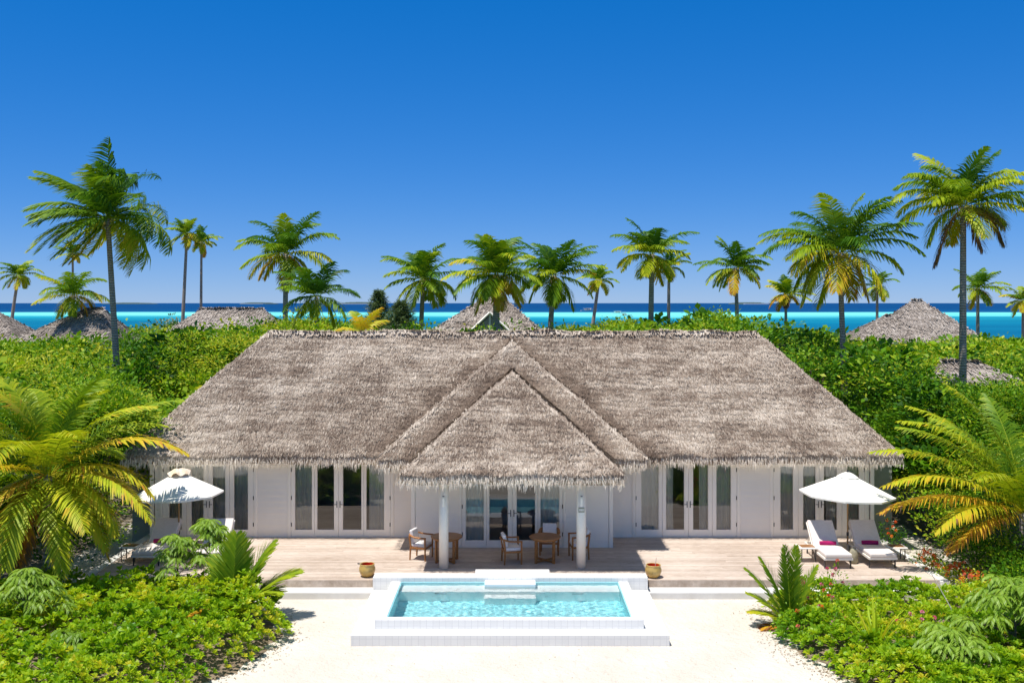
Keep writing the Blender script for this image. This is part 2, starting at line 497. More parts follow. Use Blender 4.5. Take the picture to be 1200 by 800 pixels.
# ------------------------------------------------------------------ the setting
def grid(name, x0, x1, y0, y1, z, mat, nx=1, ny=1, zf=None):
    mb = MB()
    vs = []; fs = []
    for j in range(ny + 1):
        for i in range(nx + 1):
            x = x0 + (x1 - x0) * i / nx; y = y0 + (y1 - y0) * j / ny
            vs.append((x, y, z if zf is None else zf(x, y)))
    for j in range(ny):
        for i in range(nx):
            a = j * (nx + 1) + i
            fs.append((a, a + 1, a + nx + 2, a + nx + 1))
    mb.add(vs, fs)
    o = mb.build(name, mat, smooth=zf is not None)
    o['kind'] = 'structure'
    return o

grid('sea', -60000, 60000, -3000, 70000, -2.0, SEA, 8, 8)

def sand_z(x, y):
    # sand sheet: level yard, sloping under the sea at the shore of the island
    d = max(0.0, y - 128, -60 - y, abs(x) - 190)
    return -0.37 - min(d, 45) * 0.14
gx = sorted(list(np.linspace(-260, 260, 105)) + [-3.0, 2.87]); gy = sorted(list(np.linspace(-110, 190, 61)) + [23.5, 26.53])
mb = MB(); vs = [(x, y, sand_z(x, y)) for y in gy for x in gx]; fs = []; w_ = len(gx)
for j in range(len(gy) - 1):
    for i in range(w_ - 1):
        cx_, cy_ = (gx[i] + gx[i + 1]) / 2, (gy[j] + gy[j + 1]) / 2
        if -3.0 < cx_ < 2.87 and 23.5 < cy_ < 26.53: continue       # the pool is sunk here
        a_ = j * w_ + i; fs.append((a_, a_ + 1, a_ + w_ + 1, a_ + w_))
mb.add(vs, fs); tag(mb.build('ground', SAND, smooth=True), kind='structure')

# ------------------------------------------------------------------ deck of separate boards, kerbs
rng = random.Random(3)
mb = MB()
y = 27.02; k = 0
while y < 31.86:
    w = 0.145
    x = -11.55
    cut = [-11.55] + sorted(rng.uniform(-11, 11) for _ in range(5)) + [11.55]
    for a, b_ in zip(cut[:-1], cut[1:]):
        if b_ - a < 0.02: continue
        mb.bb(a + 0.003, b_ - 0.003, y, y + w - 0.009, -0.035, -0.001 - rng.random() * 0.003, rng.random())
    y += w; k += 1
# the planks under the middle bay's recess and fascia boards
mb.bb(-11.55, -3.78, 26.985, 27.015, -0.19, -0.006, 0.35)
mb.bb(3.72, 11.55, 26.985, 27.015, -0.19, -0.006, 0.2)
mb.bb(-11.50, 11.50, 27.05, 31.9, -0.2, -0.045, 0.0)
tag(mb.build('deck', DECKM), kind='structure')
mb = MB()
mb.bb(-11.9, -3.72, 26.47, 26.98, -0.45, -0.19)
mb.bb(3.66, 12.6, 26.47, 26.98, -0.45, -0.19)
mb.bb(11.62, 11.88, 26.985, 32.6, -0.45, -0.03)
mb.bb(-11.88, -11.62, 26.985, 32.6, -0.45, -0.03)
tag(mb.build('kerb', KERBM, bevel=0.015), kind='structure')

# ------------------------------------------------------------------ the villa
BASE = (0, 31.94, 0)
villa = thing('beach_villa', 'long white beach villa with grey thatched hip roof and projecting thatched porch', 'house', BASE)
YW = 31.94


def siding(mb, x0, x1, z0, z1, Y, pitch=0.19, d=0.03):
    z = z0
    while z < z1 - 0.01:
        zt = min(z + pitch, z1)
        vs = [(x0, Y - d, z), (x1, Y - d, z), (x1, Y, zt), (x0, Y, zt), (x0, Y + 0.06, z), (x1, Y + 0.06, z), (x1, Y + 0.06, zt), (x0, Y + 0.06, zt)]
        mb.add(vs, [(0, 1, 2, 3), (0, 4, 5, 1), (3, 2, 6, 7), (1, 5, 6, 2), (0, 3, 7, 4), (4, 7, 6, 5)])
        z += pitch


def sidingx(mb, X, y0, y1, z0, z1, sgn, pitch=0.19, d=0.03):
    z = z0
    while z < z1 - 0.01:
        zt = min(z + pitch, z1)
        vs = [(X + sgn * d, y0, z), (X + sgn * d, y1, z), (X, y1, zt), (X, y0, zt), (X - sgn * .06, y0, z), (X - sgn * .06, y1, z), (X - sgn * .06, y1, zt), (X - sgn * .06, y0, zt)]
        mb.add(vs, [(0, 1, 2, 3), (0, 4, 5, 1), (3, 2, 6, 7), (1, 5, 6, 2), (0, 3, 7, 4), (4, 7, 6, 5)])
        z += pitch

# openings: (x0px, x1px, wall Y, pane px ranges, pane z0, pane z1, curtain ranges in px)
groups = [
    (190, 299, YW, [(198, 213.7), (224, 239), (249, 264.5), (274, 291)], 0.247, 2.27, [(194, 296)]),
    (340, 459, YW, [(345.5, 366), (371.5, 392), (401.6, 424), (429, 450.6)], 0.247, 2.55, [(343, 368), (432, 456)]),
    (540, 661, 30.6, [(545.6, 567.5), (573, 595.6), (605, 627.5), (633, 655.6)], 0.224, 2.45, [(543, 569), (634, 659)]),
    (743.5, 864.6, YW, [(751, 772), (780, 802), (811.7, 830), (839, 856.7)], 0.247, 2.55, [(746, 790), (820, 862)]),
    (905, 1014, YW, [(914, 929.6), (940.7, 956), (965, 981), (992, 1007)], 0.247, 2.27, [(908, 961), (969, 1011)]),
]


def door_group(g):
    x0, x1, Y, panes, pz0, pz1, curts = g
    X0, X1 = PX(x0, Y), PX(x1, Y)
    top = pz1 + 0.12
    fr = MB()
    fr.bb(X0 - 0.05, X0 + 0.03, Y - 0.05, Y + 0.10, 0.0, top + 0.06)
    fr.bb(X1 - 0.03, X1 + 0.05, Y - 0.05, Y + 0.10, 0.0, top + 0.06)
    fr.bb(X0 + 0.03, X1 - 0.03, Y - 0.05, Y + 0.10, top, top + 0.06)
    fr.bb(X0 + 0.03, X1 - 0.03, Y - 0.045, Y + 0.10, 0.0, 0.03)
    fr.build('door_frame', FRAME, villa, off=BASE, bevel=0.006)
    edges = [X0 + 0.032] + [PX((panes[i][1] + panes[i + 1][0]) / 2, Y) for i in range(3)] + [X1 - 0.032]
    for i, (a, b_) in enumerate(panes):
        xa, xb = PX(a, Y), PX(b_, Y)
        l, r = edges[i] + 0.004, edges[i + 1] - 0.004
        dy0, dy1 = Y - 0.035, Y + 0.02
        m = MB()
        m.bb(l, xa, dy0, dy1, 0.034, top - 0.004)
        m.bb(xb, r, dy0, dy1, 0.034, top - 0.004)
        m.bb(xa, xb, dy0 + 0.002, dy1 - 0.002, 0.034, pz0)
        m.bb(xa, xb, dy0 + 0.002, dy1 - 0.002, pz1, top - 0.004)
        # glazing beads
        m.bb(xa, xa + 0.014, dy0 + 0.012, dy1 - 0.01, pz0, pz1)
        m.bb(xb - 0.014, xb, dy0 + 0.012, dy1 - 0.01, pz0, pz1)
        d = m.build('door', FRAME, villa, off=BASE, bevel=0.004)
        p = MB()
        p.add([(xa, Y, pz0), (xb, Y, pz0), (xb, Y, pz1), (xa, Y, pz1)], [(0, 1, 2, 3)])
        p.build('pane', GLASS, d, off=BASE)
        if i in (1, 2):
            hx = (r - 0.045) if i == 1 else (l + 0.045)
            h = MB()
            h.bb(hx - 0.012, hx + 0.012, dy0 - 0.008, dy0 - 0.001, 0.95, 1.16)
            h.tube([(hx, dy0 - 0.008, 1.06), (hx, dy0 - 0.05, 1.06), (hx + (-0.10 if i == 1 else 0.10), dy0 - 0.05, 1.06)], 0.009, 6)
            h.build('handle', METAL, d, off=BASE)
        if i in (0, 3):
            hx = (l + 0.012) if i == 0 else (r - 0.012)
            for hz in (0.35, 1.2, 2.1):
                h = MB(); h.bb(hx - 0.012, hx + 0.012, dy0 - 0.014, dy0 - 0.001, hz, hz + 0.12)
                h.build('hinge', METAL, d, off=BASE)
    for a, b_ in curts:
        xa, xb = PX(a, Y), PX(b_, Y)
        n = max(8, int((xb - xa) / 0.018)); vs = []; fs = []
        ph = rng.random() * 9
        for j, z in enumerate((0.05, 0.8, 1.6, top)):
            for i in range(n + 1):
                x = xa + (xb - xa) * i / n
                yy = Y + 0.10 + 0.035 * math.sin(x * 44 + ph + 1.5 * math.sin(x * 7 + ph)) * (0.7 + 0.3 * math.sin(x * 13)) + 0.01 * j
                pinch = 1.0 if j in (0, 3) else 0.985
                vs.append((xa + (x - xa) * pinch, yy, z))
        for j in range(3):
            for i in range(n):
                q = j * (n + 1) + i
                fs.append((q, q + 1, q + n + 2, q + n + 1))
        c = MB(); c.add(vs, fs); c.build('curtain', CURT, villa, smooth=True, off=BASE)

CURT = simple('sheer_curtain', (0.86, 0.82, 0.72), (0.76, 0.72, 0.63), 0.9, 2)
for g in groups: door_group(g)

# front walls between the openings
TOPZ = 2.95
Xc = PX(1022, YW)
def opening_edges(g): return PX(g[0], g[2]) - 0.05, PX(g[1], g[2]) + 0.05
E = [opening_edges(g) for g in groups]
BX = 3.04
def wallseg(x0, x1, z0, z1, Y, mat=None, name='wall'):
    m = MB(); siding(m, x0, x1, z0, z1, Y)
    return m.build(name, mat or PAINT, villa, off=BASE)
wallseg(-Xc + 0.10, E[0][0], 0, TOPZ, YW)
wallseg(E[0][0], E[0][1], 2.451, TOPZ, YW)
m = MB(); siding(m, E[0][1], E[1][0], 0, TOPZ, YW); m.build('wall', PAINT, villa, off=BASE)
wallseg(E[1][0], E[1][1], 2.731, TOPZ, YW)
wallseg(E[1][1], -BX + 0.05, 0, TOPZ, YW)
wallseg(BX - 0.05, E[3][0], 0, TOPZ, YW)
wallseg(E[3][0], E[3][1], 2.731, TOPZ, YW)
wallseg(E[3][1], E[4][0], 0, TOPZ, YW)
wallseg(E[4][0], E[4][1], 2.451, TOPZ, YW)
wallseg(E[4][1], Xc - 0.10, 0, TOPZ, YW)
wallseg(-BX + 0.07, E[2][0], 0, TOPZ, 30.6)
wallseg(E[2][0], E[2][1], 2.631, TOPZ, 30.6)
wallseg(E[2][1], BX - 0.07, 0, TOPZ, 30.6)
for s in (-1, 1):
    m = MB(); sidingx(m, s * BX, 30.66, YW + 0.05, 0, TOPZ, s); m.build('wall', PAINT, villa, off=BASE)
    m = MB(); sidingx(m, s * Xc, YW + 0.06, 38.3, -0.3, TOPZ, s); m.build('wall', PAINT, villa, off=BASE)
    for (xx, yy) in ((s * BX, 30.6), (s * Xc, YW)):
        m = MB(); m.bb(xx - 0.06, xx + 0.06, yy - 0.035, yy + 0.055, -0.02, TOPZ); m.build('corner_board', FRAME, villa, off=BASE, bevel=0.004)
    # upright battens beside the panels
    for gi in (range(0, 2) if s < 0 else range(3, 5)):
        for e in E[gi]:
            m = MB(); m.bb(e - 0.03, e + 0.03, YW - 0.03, YW - 0.019, 0.0, TOPZ); m.build('batten', FRAME, villa, off=BASE)
m = MB(); siding(m, -Xc, Xc, -0.3, TOPZ, 38.3); m.build('back_wall', PAINT, villa, off=BASE)
for s in (-1, 1):
    m = MB(); a, b_ = sorted((s * (Xc + 0.03), s * 12.58)); siding(m, a, b_, -0.4, 2.35, 33.0)
    m.bb(a, b_, 33.07, 34.6, -0.4, 2.33)
    m.build('side_screen_wall', OLIVE, villa, off=BASE)
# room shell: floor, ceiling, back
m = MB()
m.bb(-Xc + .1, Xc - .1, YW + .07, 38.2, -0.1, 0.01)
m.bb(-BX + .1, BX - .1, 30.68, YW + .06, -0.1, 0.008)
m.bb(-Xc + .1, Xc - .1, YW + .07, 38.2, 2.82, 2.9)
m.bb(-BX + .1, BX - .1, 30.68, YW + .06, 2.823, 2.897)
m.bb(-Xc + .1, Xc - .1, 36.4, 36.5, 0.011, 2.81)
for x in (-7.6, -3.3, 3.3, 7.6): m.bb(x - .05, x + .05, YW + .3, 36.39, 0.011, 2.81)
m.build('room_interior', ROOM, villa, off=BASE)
# dim furniture seen through the glass
m = MB(); m.bb(-0.9, 1.0, 33.6, 34.5, 0.012, 0.45); m.bb(-0.9, 1.0, 34.5, 34.7, 0.012, 0.85); m.build('indoor_sofa', CUSHION, villa, off=BASE, bevel=0.05)

# porch columns, beam, fascia boards
for s, cx in ((-1, -1.935), (1, 1.96)):
    m = MB(); m.lathe([(0.136, 0.0), (0.136, 2.72)], (cx, 28.23, 0), 28)
    c = m.build('column', FRAME, villa, smooth=False, off=BASE)
    for p in c.data.polygons: p.use_smooth = len(p.vertices) == 4
    l = MB(); l.bb(cx - 0.032, cx + 0.032, 28.23 - 0.185, 28.23 - 0.128, 1.78, 2.02); l.bb(cx - 0.022, cx + 0.022, 28.23 - 0.175, 28.23 - 0.135, 2.021, 2.05)
    l.build('wall_light', FRAME, c, off=BASE, bevel=0.01)
    l = MB(); l.bb(cx - 0.026, cx + 0.026, 28.23 - 0.19, 28.23 - 0.14, 2.051, 2.065); l.build('light_cap', METAL, c, off=BASE)
    if s > 0:
        l = MB(); l.bb(cx - 0.085, cx + 0.085, 28.23 - 0.152, 28.23 - 0.135, 1.60, 1.74); pl = l.build('villa_sign', BRASS, c, off=BASE, bevel=0.004)
        for q in range(3):
            l = MB(); l.bb(cx - 0.062 + q * 0.044, cx - 0.026 + q * 0.044, 28.23 - 0.156, 28.23 - 0.1525, 1.64, 1.70)
            l.build('sign_inlay', KERBM, c, off=BASE)
m = MB()
m.bb(-2.75, 2.75, 28.13, 28.33, 2.60, 2.78)
for s in (-1, 1): a, b_ = sorted((s * 2.55, s * 2.75)); m.bb(a, b_, 28.33, 30.56, 2.60, 2.78)
m.build('porch_beam', FRAME, villa, off=BASE, bevel=0.01)
FB = [(-3.04, 3.04, 27.60, 27.64, 2.50, 2.66)]
for s in (-1, 1):
    for a, b_, *r_ in ((s * 3.0, s * 3.04, 27.64, 30.0, 2.50, 2.66), (s * 3.05, s * 3.95, 30.0, 30.04, 2.54, 2.70), (s * 4.04, s * 12.15, 31.52, 31.56, 2.42, 2.58), (s * 12.15, s * 12.19, 31.56, 38.7, 2.42, 2.58)):
        FB.append((min(a, b_), max(a, b_), *r_))
for q in FB:
    m = MB(); m.bb(*q); m.build('fascia_board', FRAME, villa, off=BASE)
m = MB(); m.bb(-3.0, 3.0, 27.66, 30.55, 2.80, 2.83); m.build('porch_ceiling', FRAME, villa, off=BASE)

m = MB()  # unseen white boards under both eaves, added to bounce light onto the walls
m.bb(-12.1, -4.1, 31.60, 31.875, 2.62, 2.64)
m.build('bounce_soffit', FRAME, villa, off=BASE)
m = MB(); m.bb(4.1, 12.1, 31.60, 31.875, 2.62, 2.64)
m.build('bounce_soffit', FRAME, villa, off=BASE)
# ---- thatch
ZE, PE = 2.72, 3.71
RX, RY0, RY1, ZR = 8.6, 35.1, 35.1, 6.45
EX, EY0, EY1 = 12.3, 31.4, 38.8

def rn(x, y): return 0.045 * vnoise(x * 1.1, y * 1.6, 2.0) + 0.02 * vnoise(x * 4.3, y * 4.7, 5.0)

def h_main(x, y):
    s = (ZR - ZE) / (RY0 - EY0)
    return np.minimum(np.minimum(ZE + (y - EY0) * s, ZE + (EY1 - y) * s), ZE + (EX - np.abs(x)) * s)

def h_a(x, y):
    return np.where(y < 35.3, np.minimum(2.86 + (y - 29.9) * 3.34 / 3.3, 2.86 + (4.04 - np.abs(x)) * 3.34 / 4.04), -9)

def h_b(x, y):
    s = (5.38 - 2.80) / 3.09
    return np.where(y < 33.8, np.minimum(2.80 + (y - 27.5) * s, 2.80 + (3.09 - np.abs(x)) * s), -9)


def inb(x, y, x0, x1, y0, y1): return (x >= x0) & (x <= x1) & (y >= y0) & (y <= y1)

def top_of_others(which, x, y):
    h = np.full_like(x, -9.0)
    if which != 'main': h = np.maximum(h, np.where(inb(x, y, -EX, EX, EY0, EY1), h_main(x, y), -9))
    if which != 'a': h = np.maximum(h, np.where(inb(x, y, -4.04, 4.04, 29.9, 35.0), h_a(x, y), -9))
    if which != 'b': h = np.maximum(h, np.where(inb(x, y, -3.09, 3.09, 27.5, 33.7), h_b(x, y), -9))
    return h


def roof_shell(name, which, quadlist, thick=0.28):
    """each face of the hip roof as a subdivided, slightly uneven sheet with thickness"""
    mb = MB()
    for q in quadlist:
        q = [Vector(p) for p in q]
        if len(q) == 3: q = [q[0], q[1], q[2], q[2].copy()]
        w = (q[1] - q[0]).length; h = (q[3] - q[0]).length
        nx = max(2, int(w / 0.3)); ny = max(2, int(h / 0.3))
        vs = []
        for j in range(ny + 1):
            t = j / ny
            a = q[0].lerp(q[3], t); b_ = q[1].lerp(q[2], t)
            for i in range(nx + 1):
                p = a.lerp(b_, i / nx)
                dz = float(rn(np.array(p.x), np.array(p.y)))
                vs.append((p.x, p.y, p.z + dz - 0.03))
        n0 = len(vs)
        vs += [(x, y_, z - thick) for (x, y_, z) in vs]
        fs = []
        for j in range(ny):
            for i in range(nx):
                k_ = j * (nx + 1) + i
                fs.append((k_, k_ + 1, k_ + nx + 2, k_ + nx + 1))
                fs.append((n0 + k_, n0 + k_ + nx + 1, n0 + k_ + nx + 2, n0 + k_ + 1))
        for i in range(nx):
            fs.append((i + 1, i, n0 + i, n0 + i + 1))
        mb.add(vs, fs, 0.25)
    return mb


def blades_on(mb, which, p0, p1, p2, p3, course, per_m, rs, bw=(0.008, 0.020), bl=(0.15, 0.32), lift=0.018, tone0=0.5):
    """rows of straw on the slope p0-p1 (eave) to p3-p2 (top)"""
    p0, p1, p2, p3 = [np.array(p, float) for p in (p0, p1, p2, p3)]
    H = np.linalg.norm((p3 + p2) / 2 - (p0 + p1) / 2)
    nrow = int(H / course)
    up = nrm(((p3 + p2) / 2 - (p0 + p1) / 2)); al = nrm(p1 - p0); nn = nrm(np.cross(al, up))
    if nn[2] < 0: nn = -nn
    allc = []; rowt = []
    for j in range(nrow + 1):
        t = min(1.0, (j + 0.5) / nrow)
        a = p0 + (p3 - p0) * t; b_ = p1 + (p2 - p1) * t
        L = np.linalg.norm(b_ - a)
        n = max(3, int(L * per_m))
        u = rs.random(n)
        c = a + (b_ - a) * u[:, None]
        wob = 0.035 * np.sin(c[:, 0] * 3.1 + c[:, 1] * 2.7 + j * 2.3) + 0.02 * np.sin(c[:, 0] * 9 + j)
        c = c + up * (wob + rs.normal(0, 0.022, n))[:, None]
        allc.append(c); rowt.append(0.75 + 0.25 * np.sin(c[:, 0] * 0.9 + j * 4.1 + 2 * np.sin(j * 1.3)) + np.full(n, rs.normal(0, 0.22)))
    C = np.concatenate(allc); rt = np.concatenate(rowt)
    z = C[:, 2]
    keep = z > top_of_others(which, C[:, 0], C[:, 1]) - 0.05
    C = C[keep]; rt = rt[keep]; n = len(C)
    C[:, 2] += rn(C[:, 0], C[:, 1])
    ang = rs.normal(0, 0.22, n)
    d = -up * np.cos(ang)[:, None] + al * np.sin(ang)[:, None]
    L = rs.uniform(bl[0], bl[1], n); W = rs.uniform(bw[0], bw[1], n)
    lf = np.abs(rs.normal(lift, lift * 0.7, n))
    side = nrm(np.cross(d, nn))
    base = C - d * (L * 0.5)[:, None] - nn * 0.015
    tip = C + d * (L * 0.5)[:, None] + nn * lf[:, None] + nn * 0.005
    V = np.stack([base - side * W[:, None] * .5, base + side * W[:, None] * .5, tip + side * W[:, None] * .3, tip - side * W[:, None] * .3], 1)
    Q = np.arange(n * 4).reshape(n, 4)
    # valley shadow lines painted into the straw tone, with some staining, where roofs meet
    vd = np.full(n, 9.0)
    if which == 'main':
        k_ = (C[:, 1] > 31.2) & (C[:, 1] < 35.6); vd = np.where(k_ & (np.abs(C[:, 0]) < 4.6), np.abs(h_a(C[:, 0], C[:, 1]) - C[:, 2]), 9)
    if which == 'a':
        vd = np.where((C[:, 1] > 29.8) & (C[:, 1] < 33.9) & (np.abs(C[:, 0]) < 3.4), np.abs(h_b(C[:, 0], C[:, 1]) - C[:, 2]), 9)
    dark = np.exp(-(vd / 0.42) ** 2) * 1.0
    # streaky clumps of straw age together: pale new leaves next to dark ones
    cl = 0.5 + 0.5 * vnoise(C[:, 0] * 5.0, C[:, 1] * 6 + C[:, 2] * 6, 3.3)
    pat = vnoise(C[:, 0] * 0.42 + 1, (C[:, 2] - C[:, 1] * 0.3) * 1.1, 6.1) + 0.7 * vnoise(C[:, 0] * 2.6, C[:, 2] * 0.9, 1.7)
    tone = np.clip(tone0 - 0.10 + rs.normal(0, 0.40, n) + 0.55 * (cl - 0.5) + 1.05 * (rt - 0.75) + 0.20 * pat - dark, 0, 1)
    mb.block(V.reshape(-1, 3), Q, tone)


def fringe(mb, a, b_, outn, rs, per_m=300, lmin=0.10, lmax=0.23, depth=0.30):
    a = np.array(a, float); b_ = np.array(b_, float); outn = np.array(outn, float)
    L = np.linalg.norm(b_ - a); n = int(L * per_m)
    u = rs.random(n); c = a + (b_ - a) * u[:, None]
    al = nrm(b_ - a)
    inw = rs.uniform(-0.16, 0.14, n)
    c = c - outn * inw[:, None]
    c[:, 2] += rs.uniform(-0.16, 0.03, n) + inw * 0.7 - 0.04
    s = u * L
    scal = 0.5 + 0.3 * np.sin(s * 2.1) + 0.2 * np.sin(s * 5.3 + 1)
    ln = rs.uniform(lmin, lmax, n) * (0.55 + 0.6 * scal) * np.where(rs.random(n) > 0.95, 1.35, 1)
    d = np.stack([np.zeros(n), np.zeros(n), -np.ones(n)], 1) + outn * rs.uniform(0.0, 0.5, n)[:, None] + al * rs.normal(0, 0.18, n)[:, None]
    d = nrm(d)
    W = rs.uniform(0.009, 0.022, n)
    side = nrm(np.cross(d, outn + rs.normal(0, 0.3, (n, 3))))
    tip = c + d * ln[:, None]
    V = np.stack([c - side * W[:, None] * .5, c + side * W[:, None] * .5, tip + side * W[:, None] * .15, tip - side * W[:, None] * .15], 1)
    mb.block(V.reshape(-1, 3), np.arange(n * 4).reshape(n, 4), np.clip(0.62 + rs.normal(0, 0.3, n), 0, 1))

rs = np.random.default_rng(11)
e = ZE
m_front = [(-EX, EY0, e), (EX, EY0, e), (RX, RY0, ZR), (-RX, RY0, ZR)]
m_back = [(EX, EY1, e), (-EX, EY1, e), (-RX, RY0, ZR), (RX, RY0, ZR)]
m_l = [(-EX, EY1, e), (-EX, EY0, e), (-RX, RY0, ZR), (-RX, RY0, ZR)]
m_r = [(EX, EY0, e), (EX, EY1, e), (RX, RY0, ZR), (RX, RY0, ZR)]
mb = roof_shell('roof', 'main', [m_front, m_back, m_l, m_r])
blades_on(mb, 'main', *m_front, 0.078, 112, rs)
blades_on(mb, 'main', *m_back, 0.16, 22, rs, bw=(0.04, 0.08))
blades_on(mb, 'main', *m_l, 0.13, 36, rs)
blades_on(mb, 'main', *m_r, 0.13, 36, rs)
# ridge cap: straw bent over the ridge and the hips
def ridge_cap(mb, a, b_, wid, per_m, rs, which, tone=0.6):
    a = np.array(a, float); b_ = np.array(b_, float); L = np.linalg.norm(b_ - a); n = int(L * per_m)
    u = rs.random(n); c = a + (b_ - a) * u[:, None]; al = nrm(b_ - a)
    K_ = max(2, int(L / 0.4)); mb.tube([tuple(a + (b_ - a) * q / K_ + np.array([0, 0, 0.0 + float(rn(*(a + (b_ - a) * q / K_)[:2]))])) for q in range(K_ + 1)], 0.075 if abs(al[2]) < 0.1 else 0.03, 6, 0.3)
    sd = np.where(rs.random(n) > .5, 1., -1.)
    hz = nrm(np.cross(al, np.array([0, 0, 1.])))
    c[:, 2] += rn(c[:, 0], c[:, 1]) + (0.075 if abs(al[2]) < 0.1 else 0.03) + 0.02 * np.sin(u * L * 7)
    d = hz * sd[:, None] * 0.8 + al * rs.normal(0, 0.35, n)[:, None] + np.array([0, 0, -0.62])
    if abs(al[2]) > 0.1: d = d - al * np.sign(al[2]) * 0.9 + np.array([0, 0, 0.05])
    d = nrm(d); ln = rs.uniform(0.5, 1.0, n) * wid
    tip = c + d * ln[:, None]
    th = np.maximum(h_main(tip[:, 0], tip[:, 1]), -9) if which == 'main' else (h_a(tip[:, 0], tip[:, 1]) if which == 'a' else h_b(tip[:, 0], tip[:, 1]))
    tip[:, 2] = np.maximum(tip[:, 2], th + rn(tip[:, 0], tip[:, 1]) + 0.025)
    side = nrm(np.cross(d, np.array([0, 0, 1.]))); W = rs.uniform(0.02, 0.045, n)
    V = np.stack([c - side * W[:, None] * .5, c + side * W[:, None] * .5, tip + side * W[:, None] * .4, tip - side * W[:, None] * .4], 1)
    mb.block(V.reshape(-1, 3), np.arange(n * 4).reshape(n, 4), np.clip(tone + rs.normal(0, 0.25, n), 0, 1))
ridge_cap(mb, (-RX, RY0, ZR), (RX, RY0, ZR), 0.3, 90, rs, 'main', 0.66)
for sx in (-1, 1):
    ridge_cap(mb, (sx * RX, RY0, ZR), (sx * EX, EY0, e), 0.22, 70, rs, 'main', 0.5)
roof = mb.build('thatched_roof', THATCH, villa, off=BASE)
fm = MB()
fringe(fm, (-EX, EY0, e - 0.02), (-4.0, EY0, e - 0.02), (0, -1, 0), rs)
fringe(fm, (4.0, EY0, e - 0.02), (EX, EY0, e - 0.02), (0, -1, 0), rs)
fringe(fm, (-EX, EY1, e - 0.02), (-EX, EY0, e - 0.02), (-1, 0, 0), rs, 80)
fringe(fm, (EX, EY0, e - 0.02), (EX, EY1, e - 0.02), (1, 0, 0), rs, 80)
fm.build('straw_fringe', FRINGE, roof, off=BASE)

a_front = [(-4.04, 29.9, 2.86), (4.04, 29.9, 2.86), (0, 33.2, 6.20), (0, 33.2, 6.20)]
a_l = [(-4.04, 33.2, 2.86), (-4.04, 29.9, 2.86), (0, 33.2, 6.20), (0, 34.95, 6.20)]
a_r = [(4.04, 29.9, 2.86), (4.04, 33.2, 2.86), (0, 34.95, 6.20), (0, 33.2, 6.20)]
mb = roof_shell('roof', 'a', [a_front, a_l, a_r])
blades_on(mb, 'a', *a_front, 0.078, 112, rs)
blades_on(mb, 'a', *a_l, 0.11, 60, rs, tone0=0.22)  # side slopes toned darker too, painting the shadow strip beside the hips
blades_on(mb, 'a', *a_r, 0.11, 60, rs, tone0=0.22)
for sx in (-1, 1): ridge_cap(mb, (0, 33.2, 6.20), (sx * 4.04, 29.9, 2.86), 0.22, 80, rs, 'a', 0.5)
ra = mb.build('thatched_gable_roof', THATCH, villa, off=BASE)
ra['label'] = 'middle tier of thatch with a pointed top behind the porch roof'
fm = MB()
fringe(fm, (-4.04, 29.9, 2.82), (-2.9, 29.9, 2.82), (0, -1, 0), rs)
fringe(fm, (2.9, 29.9, 2.82), (4.04, 29.9, 2.82), (0, -1, 0), rs)
fringe(fm, (-4.04, 31.5, 2.82), (-4.04, 29.9, 2.82), (-1, 0, 0), rs)
fringe(fm, (4.04, 29.9, 2.82), (4.04, 31.5, 2.82), (1, 0, 0), rs)
fm.build('straw_fringe', FRINGE, ra, off=BASE)

b_front = [(-3.09, 27.5, 2.8), (3.09, 27.5, 2.8), (0, 30.59, 5.38), (0, 30.59, 5.38)]
b_l = [(-3.09, 31.3, 2.8), (-3.09, 27.5, 2.8), (0, 30.59, 5.38), (0, 33.6, 5.38)]
b_r = [(3.09, 27.5, 2.8), (3.09, 31.3, 2.8), (0, 33.6, 5.38), (0, 30.59, 5.38)]
mb = roof_shell('roof', 'b', [b_front, b_l, b_r])
blades_on(mb, 'b', *b_front, 0.078, 118, rs)
blades_on(mb, 'b', *b_l, 0.11, 60, rs, tone0=0.25)  # shadow strip beside the porch hips, likewise put into the straw tone
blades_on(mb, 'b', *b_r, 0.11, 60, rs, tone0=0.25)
for sx in (-1, 1): ridge_cap(mb, (0, 30.59, 5.38), (sx * 3.09, 27.5, 2.8), 0.2, 80, rs, 'b', 0.55)
rb = mb.build('thatched_porch_roof', THATCH, villa, off=BASE)
rb['label'] = 'thatched porch roof on two white columns'
fm = MB()
fringe(fm, (-3.09, 27.5, 2.78), (3.09, 27.5, 2.78), (0, -1, 0), rs)
fringe(fm, (-3.09, 30.3, 2.78), (-3.09, 27.5, 2.78), (-1, 0, 0), rs, 120)
fringe(fm, (3.09, 27.5, 2.78), (3.09, 30.3, 2.78), (1, 0, 0), rs, 120)
fm.build('straw_fringe', FRINGE, rb, off=BASE)

# ------------------------------------------------------------------ the pool
PB = (0, 24.8, -0.37)
pool = thing('swimming_pool', 'raised rectangular plunge pool with turquoise water and white tiled surround', 'pool', PB)
m = MB()   # low outer plinth, a ring round the basin
x0, x1, y0, y1 = -3.71, 3.62, 22.85, 26.5
m.bb(x0, x1, y0, 23.3, -0.45, -0.117)
m.bb(x0, -3.2, 23.3, y1, -0.45, -0.117)
m.bb(3.07, x1, 23.3, y1, -0.45, -0.117)
m.build('plinth', TILE, pool, off=PB, bevel=0.01)
m = MB()
m.bb(-3.22, 3.09, 23.302, 23.53, -0.44, 0.095)
m.bb(-3.22, -2.96, 23.53, 26.52, -0.44, 0.095)
m.bb(2.83, 3.09, 23.53, 26.52, -0.44, 0.095)
m.build('rim', TILE, pool, off=PB, bevel=0.008)
m = MB()
m.bb(-3.71, 3.62, 26.525, 26.978, -0.44, 0.19)
m.bb(-1.0, 1.02, 26.98, 27.28, -0.2, 0.215)
m.build('back_coping', TILE, pool, off=PB, bevel=0.008)
m = MB()
FZ = -0.95
m.bb(-3.0, 2.86, 23.5, 26.6, FZ - 0.1, FZ)
